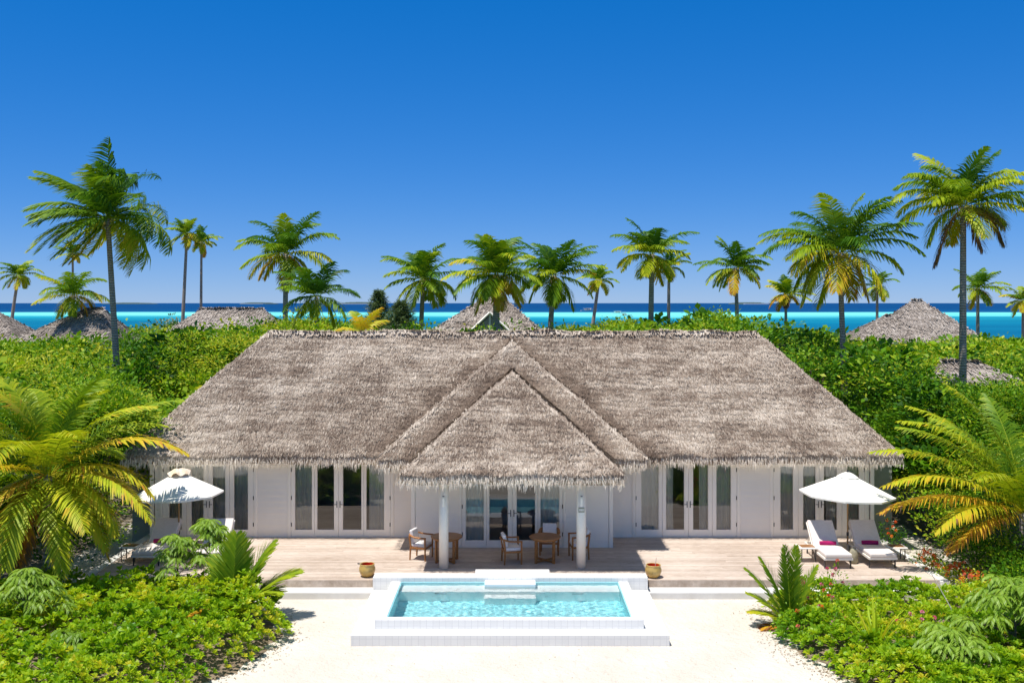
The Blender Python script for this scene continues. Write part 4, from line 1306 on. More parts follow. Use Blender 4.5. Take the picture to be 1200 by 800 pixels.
small_palm('yellow palm at the right edge, pale fronds arching left over the deck flowers', (PX(1205, YP), YP, GZ),
    [(168, 80, 4.3, 55, .52), (182, 62, 4.7, 72, .56), (174, 44, 4.7, 62, .58), (190, 34, 4.6, 62, .66), (186, 20, 4.4, 52, .80), (205, 18, 3.6, 60, .70), (150, 55, 4.2, 60, .5), (222, 48, 3.6, 70, .56), (160, 66, 4.4, 62, .54),
     (255, 60, 3.2, 75, .5), (120, 60, 4, 60, .46), (90, 72, 4, 50, .42), (60, 50, 4, 60, .46), (20, 50, 4, 60, .5), (0, 30, 4, 60, .56), (-40, 45, 3.6, 60, .5), (275, 25, 2.6, 60, .7), (200, 0, 3.0, 50, .84)],
    33, 60, 0.72, 0.055, crown=(PX(1200, YP), YP, PZ(600, YP)), droop=0.7, vee=0.22, fw=0.45, rach=0.028)
small_palm('young palm with one broad upright frond at the right of the left shrub bed', (PX(272, 24.6), 24.6, GZ),
           [(95, 82, 2.1, 25, 0.42), (40, 72, 2.1, 35, 0.45), (15, 52, 2.0, 45, 0.5), (165, 50, 1.7, 70, 0.46), (-5, 60, 1.5, 75, 0.5), (215, 50, 1.4, 110, 0.84), (-60, 55, 1.2, 90, 0.48), (120, 70, 1.8, 50, 0.40)], 41, 70, 0.75, 0.06)
small_palm('small fan-like young palm at the left tip of the right shrub bed', (PX(927, 24.2), 24.2, GZ),
           [(160, 60, 1.7, 25, 0.42), (100, 84, 1.9, 12, 0.36), (60, 80, 1.9, 12, 0.42), (20, 72, 1.6, 25, 0.45), (178, 38, 1.1, 50, 0.62), (190, 15, 0.8, 40, 0.86), (140, 72, 1.75, 25, 0.38), (-40, 60, 0.9, 60, 0.45), (170, 50, 1.3, 35, 0.5)], 42, 40, 0.42, 0.045)


# ---- crowns built from blobs of twig clumps
def blob_leaves(mb, blobs, rs, dens=3.2, nleaf=16, size=0.16, wid=0.5, spread=0.30, flat=0.42):
    for (cx, cy, cz, rx, ry, rz, tn) in blobs:
        area = 2 * math.pi * ((rx * ry + rx * rz + ry * rz) / 3)
        n = max(6, int(area * dens))
        d = nrm(rs.normal(0, 1, (n * 2, 3))); d = d[d[:, 2] > -0.25][:n]; n = len(d)
        bumps = 1 + 0.16 * np.sin(d[:, 0] * 5 + cx) * np.sin(d[:, 1] * 5 + cy) + 0.1 * np.sin(d[:, 2] * 9 + cx * 3)
        rr = rs.uniform(0.70, 1.12, n) * bumps
        c = np.array([cx, cy, cz]) + d * rr[:, None] * np.array([rx, ry, rz])
        ct = tn + rs.normal(0, 0.15, n)
        k = nleaf
        cc = np.repeat(c, k, 0); dd = np.repeat(d, k, 0)
        off = rs.normal(0, 1, (n * k, 3)) * np.array([spread, spread, spread * flat])
        b = cc + off
        dr = nrm(off + dd * spread * 0.9 + np.array([0, 0, 0.12]) + rs.normal(0, 0.10, (n * k, 3)))
        up = nrm(np.array([0, 0, 1.0]) + dd * 0.35 + rs.normal(0, 0.40, (n * k, 3)))
        L = size * rs.uniform(0.6, 1.3, n * k)
        tt = np.repeat(ct, k) + rs.normal(0, 0.11, n * k) + np.where(rs.random(n * k) > 0.97, 0.25, 0)
        leaf_quads(mb, b, dr, up, L, L * wid, tt, 0.5, 0.15)


def tree(name, label, x, y, top, r, tn, seed, mat=None, size=0.16, group=None, dens=2.2, nleaf=30, hr=None, cat='tree', blobs_n=7, spread=0.28, flat=0.42, wid=0.5):
    rs = np.random.default_rng(seed)
    hr = hr or r * 0.8
    t = thing(name, label, cat, (x, y, GZ), 0, group)
    m = MB(); cz = top - hr
    bl = [(x, y, cz, r * 0.72, r * 0.72, hr, tn)]
    for i in range(blobs_n):
        a = rs.uniform(0, 6.28); q = rs.uniform(0.35, 0.65) * r; rr = r * rs.uniform(0.35, 0.55)
        bl.append((x + q * math.cos(a), y + q * math.sin(a), cz + rs.uniform(-0.45, 0.5) * hr, rr, rr, rr * 0.8, tn + rs.normal(0, 0.08)))
    blob_leaves(m, bl, rs, dens, nleaf, size, wid, spread, flat)
    m.build('crown', mat or BUSH, t, off=(x, y, GZ))
    m = MB()
    m.tube([(x, y, GZ), (x + 0.1, y, (cz + GZ) / 2), (x, y, cz)], [0.05 * r + .03, 0.04 * r + .02, 0.03 * r], 8)
    for b_ in bl[1:]:
        m.tube([(x, y, cz * 0.6 + GZ * 0.4), ((x + b_[0]) / 2, (y + b_[1]) / 2, (cz + b_[2]) / 2 - 0.1), (b_[0], b_[1], b_[2])], [0.03 * r, 0.02 * r, 0.012 * r], 5)
    m.build('trunk', BARK, t, off=(x, y, GZ))
    return t

LINE_X = [-200, 0, 90, 100, 150, 200, 215, 260, 300, 350, 430, 500, 640, 700, 740, 800, 850, 900, 950, 1000, 1050, 1130, 1200, 1400]
LINE_Y = [402, 402, 394, 390, 388, 378, 386, 386, 376, 374, 384, 388, 388, 386, 376, 380, 368, 372, 386, 398, 404, 398, 398, 396]
def belt(name, label, region, seed, zf, n, size=0.2, rmin=0.9, rmax=2.3, dens=1.5, nleaf=36, tone=0.5, sizef=None, mat=None, spread=0.34, test=None):
    """undergrowth nobody could count: one object of 'stuff'"""
    rs = np.random.default_rng(seed); m = MB()
    x0, x1, y0, y1 = region; cnt = 0; tries = 0
    while cnt < n and tries < n * 20:
        tries += 1
        yy = y0 + (y1 - y0) * rs.random(); xx = x0 + (x1 - x0) * rs.random()
        if test and not test(xx, yy): continue
        if abs(xx) > yy * 0.60 + 5: continue
        r = rs.uniform(rmin, rmax); z = zf(xx, yy) + (rs.normal(0, 0.5) + 1.25 * float(vnoise(np.array(xx * 0.75), np.array(yy * 0.6), seed + 5)) if rmin > 0.8 else rs.normal(0, 0.15))
        px_ = 600 + xx * F / yy
        z = min(z, PZ(np.interp(px_, LINE_X, LINE_Y) + 4, yy))
        if 1075 < px_ < 1218 and yy < 53: z = min(z, PZ(459, yy))
        tn = tone + 0.16 * float(vnoise(np.array(xx * 0.35), np.array(yy * 0.35), seed)) + rs.normal(0, 0.09)
        k = max(1.0, yy / 42.0)
        sp_ = float(vnoise(np.array(xx * 0.55 + 3), np.array(yy * 0.5), seed + 2)) + rs.normal(0, 0.28)
        if rmin < 0.8: sp_ *= 0.6
        if sp_ > 0.55:        # broad glossy leaves
            q = (0.8, 18, 1.7, 0.72, 1.0, -0.22)
        elif sp_ < -0.55:     # fine feathery foliage in flat tiers
            q = (1.3, 44, 0.8, 0.38, 0.9, 0.16)
        elif sp_ > 0.25: q = (0.6, 22, 1.2, 0.5, 1.25, 0.24)
        else: q = (1.0, nleaf, 1.0, 0.5, 1.0, 0.0)
        blob_leaves(m, [(xx, yy, z - r * 0.75, r, r, r * 0.8, tn + q[5])], rs, dens * q[0] / k, q[1], size * q[2] * k ** 0.8, q[3], spread * q[4] * k ** 0.3)
        cnt += 1
    o = m.build(name, mat or BUSH)
    return tag(o, label, 'undergrowth', None, 'stuff')

def clear_house(x, y):
    if abs(x) < 13.3 and y < 41.5: return False
    return True

def topz_left(x, y):
    return 4.2 + 0.35 * math.sin(x * 0.5) + 0.3 * math.sin(y * 0.31 + x * .2) + (0.5 if y > 70 else 0) - max(0, (34 - y)) * 0.25
def topz_mid(x, y):
    return 6.3 + 0.3 * math.sin(x * 0.6 + y * .2)
def topz_right(x, y):
    return 4.3 + 0.35 * math.sin(x * 0.45 + 2) + 0.3 * math.sin(y * 0.27 + x * .3) - max(0, (34 - y)) * 0.3

belt('thicket', 'dense bright green thicket left of and behind the left end of the villa', (-50, -13.0, 33, 96), 51, topz_left, 580, test=clear_house, tone=0.62)
belt('thicket', 'dense green thicket behind the villa, seen just above the roof ridge', (-16, 16, 42, 90), 52, topz_mid, 260, test=clear_house, tone=0.6)
belt('thicket', 'dense green thicket right of the villa running back to the lagoon', (13.6, 52, 32.5, 96), 53, topz_right, 560, test=clear_house, tone=0.60)
# ---- trees one can tell apart inside the belts
def tp(label, px, py, Y, rpx, tn, seed, **kw):
    r = rpx * Y / F
    return tree(kw.pop('name', 'bushy_tree'), label, PX(px, Y), Y, PZ(py, Y), r, tn, seed, size=kw.pop('size', 0.15 * max(1, Y / 45)), **kw)

tp('bright green tree hanging over the left corner of the villa roof', 121, 450, 31.7, 56, 0.62, 61, size=0.13, dens=9, blobs_n=12, nleaf=30)
tp('dark glossy-leaved tree halfway up the thicket left of the villa roof', 170, 408, 45, 42, 0.22, 62, size=0.22, wid=0.75, nleaf=12)
tp('dull grey-green tree at the foot of the biggest left palm', 150, 394, 62, 34, 0.5, 63, mat=GREYG)
tp('open twiggy tree beside the grey roof with the hip line, left of the ridge', 196, 368, 84, 24, 0.55, 64, mat=GREYG, dens=1.2, nleaf=9)
tp('yellow-green bush in front of the right end of the grey hipped roof', 352, 366, 58, 26, 0.86, 65)
tp('lime green bush just above the left hip of the villa roof', 285, 392, 50, 34, 0.72, 66)
tp('reddish-tipped shrub in front of the grey hipped roof', 322, 372, 60, 14, 0.98, 67, nleaf=9)
tp('bright green rounded bush above the right part of the ridge, right of the open palm', 735, 371, 60, 26, 0.75, 68)
tp('yellowish low bush above the ridge between the two centre-right palm trunks', 790, 381, 56, 20, 0.85, 69)
tp('leafy tree above the right end of the roof ridge', 835, 362, 56, 34, 0.6, 70)
tp('dark glossy-leaved tree above the right hip of the villa roof', 905, 376, 47, 38, 0.32, 71, size=0.22, wid=0.75, nleaf=12)
tp('glossy-leaved bush with pale highlights on the right slope of the belt, below the drooping palm', 958, 410, 42, 34, 0.42, 72, size=0.2, wid=0.75, nleaf=12)
tp('light green tree top right of centre of the right-hand thicket', 1105, 452, 40, 30, 0.82, 73)
tp('feathery bright tree beside the low thatched roof at the right', 1065, 438, 44, 34, 0.66, 74)
tp('broad green tree at the right edge above the yellow palm', 1175, 440, 38, 42, 0.55, 75)
tp('rounded dark green tree behind the right corner of the villa roof', 1075, 470, 37, 40, 0.36, 76)
tp('lime green tree behind the left foreground palm', 60, 440, 36, 45, 0.72, 77)
tp('bushy green tree at the left edge above the foreground palm', 8, 455, 32, 60, 0.5, 78)


def casuarina(label, px, py, Y, hpx, seed):
    rs = np.random.default_rng(seed); x = PX(px, Y); top = PZ(py, Y); h = hpx * Y / F
    t = thing('casuarina_tree', label, 'tree', (x, Y, GZ), 0, 'casuarinas above the ridge'); m = MB()
    n = 420; s = rs.random(n) ** 0.8
    a = rs.uniform(0, 6.28, n); L = (0.25 + 1.25 * s) * rs.uniform(0.6, 1.1, n)
    z = top - s * h
    b = np.stack([np.full(n, x), np.full(n, Y), z], 1)
    d = nrm(np.stack([np.cos(a), np.sin(a), np.full(n, 0.75) - 0.3 * s], 1))
    k = 22
    q = np.repeat(rs.random(n * k)[:, None], 1, 1)
    B = np.repeat(b, k, 0) + np.repeat(d * L[:, None], k, 0) * q
    D = nrm(np.repeat(d, k, 0) * 0.8 + rs.normal(0, 0.45, (n * k, 3)))
    leaf_quads(m, B, D, np.array([0, 0, 1.0]) + rs.normal(0, .5, (n * k, 3)), rs.uniform(0.15, 0.35, n * k), 0.035, 0.35 + rs.normal(0, 0.15, n * k), 0.5, 0.2)
    m.build('crown', GREYG, t, off=(x, Y, GZ))
    m = MB(); m.tube([(x, Y, GZ), (x, Y, top - 0.2)], [0.09, 0.02], 6); m.build('trunk', BARK, t, off=(x, Y, GZ))
casuarina('taller feathery casuarina behind the ridge, left of the upright-spear palm', 444, 343, 60, 55, 81)
casuarina('shorter feathery casuarina touching the trunk of the upright-spear palm', 470, 355, 58, 42, 82)

# ---- near planting
SOIL = simple('sandy_soil', (0.30, 0.23, 0.16), (0.13, 0.095, 0.06), 0.95, 9, 0.4, 0.02)
bedtone = 0.55
def xedge_l(Y): return np.interp(Y, [16, 20.6, 21.4, 23.5, 25.2, 26.0, 26.35], [-7.5, -6.3, -5.65, -5.3, -5.9, -6.6, -7.6])
def xedge_r(Y): return np.interp(Y, [16, 20.6, 22.4, 24.2, 25.6, 26.35], [8.0, 7.0, 6.35, 6.4, 6.55, 6.9])


def rosette_bed(name, label, X0, X1, edge, sgn, hmax, n, seed, tone=0.55, y0=16.5, y1=26.35, hfun=None):
    rs = np.random.default_rng(seed)
    m = MB()
    X = rs.uniform(X0, X1, n); Y = rs.uniform(y0, y1, n)
    de = (X - edge(Y)) * sgn                       # distance inside the bed edge
    de = np.minimum(de, (y1 + 0.1 - Y) * 1.6)
    wob = 0.25 * vnoise(X * 2.2, Y * 2.2, seed)
    k = de + wob > 0.0; X, Y, de = X[k], Y[k], np.maximum(de[k] + wob[k], 0.0); n = len(X)
    lump = 0.5 + 0.5 * vnoise(X * 2.3, Y * 2.6, seed + 4)
    h = hmax * (0.22 + 0.78 * np.minimum(1, de / 0.9) ** 0.6) * (0.50 + 0.62 * lump)
    if hfun is not None: h = h * hfun(X, Y)
    lay = rs.random(n) ** 0.45
    z = GZ + h * (0.25 + 0.75 * lay)
    C = np.stack([X, Y, z], 1)
    tt = tone + 0.20 * (vnoise(X * 0.8, Y * 0.8, seed + 9)) + rs.normal(0, 0.10, n) + 0.1 * (lay - 0.6)
    K = 11; spc = vnoise(X * 1.1 + 7, Y * 1.3, seed + 21); tt = tt - 0.14 * spc
    ax = nrm(np.array([0, 0, 1.0]) + rs.normal(0, 0.30, (n, 3)) + np.stack([-sgn * (de < 0.6) * 0.6, np.zeros(n), np.zeros(n)], 1))
    ref = nrm(np.cross(ax, np.array([0.3, 1, 0.1]))); ref2 = np.cross(ax, ref)
    for q in range(K):
        a = q * 2.39996 + rs.uniform(0, 0.6, n); el = 0.45 + 0.95 * (q / K) + rs.normal(0, 0.12, n)
        d = (ref * np.cos(a)[:, None] + ref2 * np.sin(a)[:, None]) * np.cos(el)[:, None] + ax * np.sin(el)[:, None]
        L = rs.uniform(0.10, 0.17, n) * (1.1 - 0.35 * q / K) * (1.0 + 0.38 * spc)
        leaf_quads(m, C + d * 0.012, d, ax, L, L * 0.46, tt + rs.normal(0, 0.07, n) + 0.12 * q / K, 0.68, 0.08, 0.12)
    # stems below
    o = m.build(name, SCAEV)
    tag(o, label, 'shrubs', None, 'stuff')
    return o

hl = lambda X, Y: 1.0 + 0.35 * np.exp(-((X + 6.6) ** 2) / 1.3 - ((Y - 24.4) ** 2) / 1.5)
rosette_bed('shrub_bed', 'mass of bright green fleshy-leaved beach shrubs in the left foreground', -16.5, -5.0, xedge_l, -1, 1.0, 8500, 91, 0.62, hfun=hl)
rosette_bed('shrub_bed', 'mass of bright green fleshy-leaved beach shrubs in the right foreground', 6.2, 17.5, xedge_r, 1, 0.72, 8500, 92, 0.60)
for nm_, lab_, ed_, sg_, far_ in (('planting_soil', 'l', xedge_l, -1, -19), ('planting_soil', 'r', xedge_r, 1, 19)):
    m = MB(); vs = []; fs = []; K = 40
    for k in range(K + 1):
        y_ = 15.5 + 10.9 * k / K; e_ = float(ed_(y_)) + sg_ * (0.16 + 0.10 * math.sin(y_ * 5) + 0.05 * math.sin(y_ * 13))
        vs += [(e_, y_, GZ + 0.006), (sg_ * 9.5, y_, GZ + 0.006), (far_, y_, GZ + 0.006)]
    for k in range(K):
        for i in range(2): fs.append((k * 3 + i, k * 3 + i + 1, k * 3 + 4 + i, k * 3 + 3 + i))
    m.add(vs, fs); tag(m.build(nm_, SOIL), kind='structure')
# undergrowth right and left of the deck
belt('undergrowth', 'leafy green undergrowth right of the deck under the yellow palm', (13.2, 19.5, 25.8, 33.5), 54, lambda x, y: 0.45 + min(2.8, max(0, x - 12.9) * (0.22 if y < 29.3 else 0.75) + max(0, y - 29) * 0.22), 190, size=0.12, rmin=0.55, rmax=0.95, dens=6, nleaf=18, tone=0.52, spread=0.15)
belt('undergrowth', 'leafy green undergrowth left of the deck behind the big yellow palm', (-20.5, -12.3, 26.5, 34.0), 55, lambda x, y: 0.9 + min(2.6, (-x - 12.0) * 0.7 + max(0, y - 28) * 0.25), 210, size=0.13, rmin=0.55, rmax=1.0, dens=5, nleaf=18, tone=0.46, spread=0.16)
belt('undergrowth', 'low shrubs along the path at the right side of the villa', (13.6, 18, 33, 41), 56, lambda x, y: 1.6 + (x - 13.3) * 1.0, 90, size=0.14, rmin=0.8, rmax=1.2, dens=5, nleaf=14, tone=0.45, spread=0.22)


def sapling(label, x, y, top, seed, spread, nw=26, L=0.17, low=0.25, lean=0.0, tone=0.5, leaves=9):
    rs = np.random.default_rng(seed); t = thing('leafy_sapling', label, 'sapling', (x, y, GZ), 0, 'drooping-leaved saplings')
    m = MB(); st_ = MB(); H = top - GZ
    st_.tube([(x, y, GZ), (x + lean * .5, y, GZ + H * .5), (x + lean, y, top - 0.1)], [0.03, 0.022, 0.01], 6)
    W = []
    for i in range(nw):
        s = (i + 0.5) / nw
        a = i * 2.4 + rs.normal(0, .3); r = spread * (s ** 0.6) * rs.uniform(0.5, 1.05)
        z = top - H * (1 - low) * (0.75 * (r / spread) ** 1.6 * rs.uniform(0.5, 1.1) + 0.25 * s * rs.random())
        c = np.array([x + lean * (1 - s) + r * math.cos(a), y + r * math.sin(a) * 0.8, z + rs.normal(0, .05)])
        W.append(c)
        st_.tube([(x + lean * (1 - s) * .9, y, z - 0.25 * r - 0.12), tuple(c)], [0.012, 0.006], 5)
    W = np.array(W)
    for c in W:
        for q in range(leaves):                    # each a drooping compound leaf
            a = q * 6.283 / leaves + rs.uniform(0, .5); el = rs.uniform(-0.2, 0.5)
            d = np.array([math.cos(a) * math.cos(el), math.sin(a) * math.cos(el), math.sin(el)])
            n = 7; s = np.linspace(0.2, 1, n)
            P = c + d * (s * L * 1.5)[:, None]; P[:, 2] -= 0.55 * L * 1.5 * s ** 2
            T = d + np.array([0, 0, -0.9]) * s[:, None]
            T = nrm(T); S = nrm(np.cross(T, np.array([0, 0, 1.0])))
            for sg in (-1, 1):
                D = nrm(S * sg * 0.8 + T * 0.75 + np.array([0, 0, -0.35]))
                leaf_quads(m, P, D, np.array([0, 0, 1.0]) + rs.normal(0, .15, (n, 3)), L * rs.uniform(0.55, 0.8, n), L * 0.20, tone + rs.normal(0, .12, n) + rs.normal(0, .08), 0.5, 0.2)
    m.build('foliage', SAPL, t, off=(x, y, GZ)); st_.build('stem', BARK, t, off=(x, y, GZ))
    return t
sapling('drooping-leaved sapling in front of the deck, below the left parasol', PX(250, 26.2), 26.2, PZ(607, 26.2), 101, 0.66, 20, 0.18, 0.40, lean=-0.15, tone=0.72, leaves=8)
sapling('lower spreading sapling between the big yellow palm and the left parasol sapling', PX(208, 26.0), 26.0, PZ(628, 26.0), 102, 0.75, 17, 0.18, 0.35, tone=0.72, leaves=8)
sapling('tall drooping-leaved sapling in the bottom left corner, under the big yellow palm', PX(32, 22.6), 22.6, PZ(668, 22.6), 103, 1.0, 36, 0.17, 0.15, tone=0.74, leaves=7)
sapling('small drooping-leaved sapling at the bottom edge, right of the corner sapling', PX(85, 21.4), 21.4, PZ(740, 21.4), 104, 0.7, 18, 0.18, 0.4, tone=0.5)
sapling('large drooping-leaved sapling in the bottom right corner', PX(1190, 22.0), 22.0, PZ(676, 22.0), 105, 1.35, 48, 0.20, 0.15, tone=0.70, leaves=7)
sapling('broad drooping-leaved sapling at the bottom edge, left of the corner one at the right', PX(1115, 20.9), 20.9, PZ(738, 20.9), 106, 0.95, 20, 0.20, 0.35, tone=0.72, leaves=8)


def flower_bush(name, label, px, Y, r, h, nfl, seed, ft, cat='flowering shrub', group=None, tone=0.55, dens=26, fs=0.045, tall=0.12, tonesd=0.12):
    rs = np.random.default_rng(seed); x = PX(px, Y); t = thing(name, label, cat, (x, Y, GZ), 0, group)
    m = MB(); blob_leaves(m, [(x, Y, GZ + h * 0.45, r, r * 0.8, h * 0.6, tone), (x + r * .5, Y + .1, GZ + h * 0.3, r * .7, r * .6, h * 0.45, tone + .08), (x - r * .5, Y - .1, GZ + h * 0.3, r * .7, r * .6, h * 0.45, tone)], rs, dens, 10, 0.085, 0.5, 0.10, 0.8)
    for i in range(nfl):
        a = rs.uniform(0, 6.28); q = rs.random() ** .5 * r; c = np.array([x + q * math.cos(a), Y + q * math.sin(a) * .8 - 0.05, GZ + h * (1.05 - 0.55 * (q / r) ** 2) + rs.uniform(-.04, tall)])
        n = 26; d = nrm(rs.normal(0, 1, (n, 3)) + np.array([0, 0, .6])); f = MB()
        leaf_quads(f, c + d * fs * 0.3, d, rs.normal(0, 1, (n, 3)), fs, fs * 0.8, ft + rs.normal(0, tonesd) + rs.normal(0, 0.05, n), 0.6)
        m.tube([(c[0], c[1], c[2] - 0.2), tuple(c)], 0.004, 4, 0.6)
        f.build('flower', FLOWR, t, off=(x, Y, GZ))
    m.build('foliage', BUSH, t, off=(x, Y, GZ))
    return t
g_ = 'flowering shrubs round the deck'
flower_bush('flowering_shrub', 'airy lantana with pink and orange flowers beside the fan-like young palm', 948, 24.9, 0.62, 0.95, 12, 111, 0.5, group=g_, dens=11, tonesd=0.35, tall=0.1, tone=0.62)
flower_bush('flowering_shrub', 'tall thin flowering stems with pink heads in front of the right loungers', 976, 25.3, 0.30, 1.25, 7, 112, 0.7, group=g_, dens=12, tonesd=0.2, tall=0.2, tone=0.6)
flower_bush('flowering_shrub', 'sparse pink and orange flowers scattered low in the right shrub bed', 960, 23.4, 0.9, 0.72, 12, 113, 0.5, group=g_, dens=10, tonesd=0.4, tall=0.06, tone=0.6)
flower_bush('flowering_shrub', 'orange flowering bush nearest the right-hand side table', 1084, 29.0, 0.36, 0.66, 20, 114, 0.14, group=g_, fs=0.045)
flower_bush('flowering_shrub', 'small green bush with few orange flowers along the white kerb', 1098, 28.1, 0.35, 0.55, 9, 115, 0.2, group=g_, tone=0.75, fs=0.055)
flower_bush('flowering_shrub', 'orange-red flowering bush at the front corner of the white kerb', 1122, 27.5, 0.45, 0.66, 30, 116, 0.10, group=g_, fs=0.045, tone=0.7)
flower_bush('flowering_shrub', 'yellow-leaved bush with orange flowers right of the kerb corner', 1142, 26.7, 0.40, 0.62, 16, 117, 0.25, group=g_, tone=0.92, fs=0.05)
flower_bush('flowering_shrub', 'small dark shrub against the grey-green screen wall behind the right loungers', 1043, 31.4, 0.40, 0.95, 8, 118, 0.0, group=g_, tone=0.18)
flower_bush('flowering_shrub', 'scattered pink flowers at the middle of the right foreground shrubs', 1085, 22.6, 0.9, 0.72, 7, 119, 0.75, group=g_, dens=6, tonesd=0.2)

def strap_plant(label, x, y, h, n, seed):
    rs = np.random.default_rng(seed); t = MB()
    for i in range(n):
        a = rs.uniform(0, 6.28); el = rs.uniform(0.9, 1.45); L = h * rs.uniform(0.7, 1.1); w = rs.uniform(0.03, 0.05)
        d = np.array([math.cos(a) * math.cos(el), math.sin(a) * math.cos(el), math.sin(el)]); p = np.array([x, y, GZ + 0.1]) + rs.normal(0, 0.05, 3) * [1, 1, 0]
        s = np.cross(d, [math.sin(a), -math.cos(a), 0.2]); s = nrm(np.cross(d, [0, 0, 1.0])); vs = []
        K = 6
        for k in range(K + 1):
            ww = w * (1 - (k / K) ** 2 * 0.85)
            vs += [p - s * ww, p + s * ww]; p = p + d * L / K; d = nrm(d + np.array([0, 0, -0.16]) * (k / K) * 2)
        t.block(np.array(vs), np.array([(2 * k, 2 * k + 1, 2 * k + 3, 2 * k + 2) for k in range(K)]), np.full(K, 0.85 + rs.normal(0, 0.06)))
    o = t.build('strap_leaf_plant', SCAEV, off=(x, y, GZ)); o.location = (x, y, GZ)
    return tag(o, label, 'plant')
strap_plant('pale yellow-green plant with long strap leaves in the right shrub bed', PX(1026, 21.9), 21.9, 1.25, 26, 121)
m = MB(); m.tube([(0, 0, 0), (-0.1, 0.1, 0.8), (-0.42, 0.5, 1.55)], [0.014, 0.012, 0.008], 6)
sk = m.build('bare_stick', simple('grey_stick', (0.5, 0.46, 0.40), None, 0.8)); sk.location = (PX(1122, 23.0), 23.0, GZ); tag(sk, 'thin bare grey stick leaning up out of the right shrub bed', 'stick')

# fallen leaves and twigs along the bed edges
rs = np.random.default_rng(7); m = MB(); n = 1500
Y = rs.uniform(19, 26.2, n); sg = np.where(rs.random(n) > 0.35, 1, -1)
Xe = np.where(sg > 0, xedge_r(Y) + 0.15 - np.abs(rs.normal(0, .33, n)), xedge_l(Y) - 0.15 + np.abs(rs.normal(0, .28, n)))
B = np.stack([Xe, Y, np.full(n, GZ + 0.012)], 1)
dd = rs.normal(0, 1, (n, 3)) * [1, 1, .12]
leaf_quads(m, B, dd, np.array([0, 0, 1.0]) + rs.normal(0, .2, (n, 3)), rs.uniform(0.03, 0.09, n), 0.022, rs.random(n), 0.5)
n = 140; B = np.stack([rs.uniform(-5, 7, n), rs.uniform(19, 26.2, n), np.full(n, GZ + 0.012)], 1); k = (B[:, 1] < 22.7) | (np.abs(B[:, 0]) > 4); B = B[k]; n = len(B)
leaf_quads(m, B, rs.normal(0, 1, (n, 3)) * [1, 1, .1], np.array([0, 0, 1.0]) + rs.normal(0, .2, (n, 3)), rs.uniform(0.02, 0.05, n), 0.016, rs.random(n) * .6, 0.5)
tag(m.build('leaf_litter', DRYL), 'dry fallen leaves scattered on the white sand beside the beds', 'leaf litter', None, 'stuff')

# ---- thatched villas behind
def hut(label, x0, x1, r0, r1, ypk, yev, Y, seed, dy=3.2, ridge_front=None, extra=None):
    """hip roof: eave columns x0..x1, ridge columns r0..r1 (photo), rows of peak and eave"""
    rs = np.random.default_rng(seed)
    t = thing('thatched_villa', label, 'house', (PX((x0 + x1) / 2, Y), Y, GZ), 0, 'thatched villas behind the thicket'); off = (PX((x0 + x1) / 2, Y), Y, GZ)
    def one(x0, x1, r0, r1, ypk, yev, Y, dy):
        X0, X1, Q0, Q1 = PX(x0, Y), PX(x1, Y), PX(r0, Y), PX(r1, Y); zp, ze = PZ(ypk, Y), PZ(yev, Y)
        fr = [(X0, Y - dy, ze), (X1, Y - dy, ze), (Q1, Y, zp), (Q0, Y, zp)]; bk = [(X1, Y + dy, ze), (X0, Y + dy, ze), (Q0, Y, zp), (Q1, Y, zp)]
        lf = [(X0, Y + dy, ze), (X0, Y - dy, ze), (Q0, Y, zp), (Q0, Y, zp)]; rt = [(X1, Y - dy, ze), (X1, Y + dy, ze), (Q1, Y, zp), (Q1, Y, zp)]
        m = MB()
        for q in (fr, bk, lf, rt):
            m.add([Vector(p) - Vector((0, 0, 0.03)) for p in q], [(0, 1, 2, 3)] if q[2] != q[3] else [(0, 1, 2)], 0.4)
        m.add([fr[0], fr[1], bk[0], bk[1]], [(0, 3, 2, 1)], 0.2)
        for q in (fr, lf, rt, bk): blades_on(m, 'none', *q, 0.22, 22, rs, bw=(0.05, 0.10), bl=(0.35, 0.6), lift=0.04)
        m2 = MB(); m2.Fc = []; 
        # quads only in block mode: split triangles are kept as slim quads
        o = m.build('thatched_roof', THATCH_FAR, t, off=off)
        w = MB(); w.bb(X0 + .8, X1 - .8, Y - dy + .8, Y + dy - .8, GZ, ze - 0.02); w.build('wall', PAINT, t, off=off)
        return o
    one(x0, x1, r0, r1, ypk, yev, Y, dy)
    if extra: one(*extra)
    return t

hut('grey thatched villa at the left edge, its peak against the lagoon', -70, 44, -20, -4, 364, 402, 80, 201)
hut('grey thatched villa behind the low left palm, blunt peak', 36, 146, 100, 121, 362, 398, 76, 202, 3.4)
hut('grey hipped roof with long level ridge, right of the pair of thin palms', 196, 350, 235, 308, 362, 398, 82, 203, 3.4)
hv = hut('grey thatched villa with a white-edged gable behind the thick-trunked palm', 500, 640, 574, 584, 345, 392, 72, 204, 3.4)
hut('grey conical thatched villa with a lower shoulder, right of the wide drooping palm', 1010, 1142, 1070, 1080, 352, 402, 84, 205, 3.4, extra=(990, 1085, 1036, 1044, 370, 400, 78, 2.6))
hut('low pale thatched roof showing through the trees at the right, beside the tallest palm trunk', 1075, 1222, 1105, 1148, 424, 464, 52, 206, 2.2)
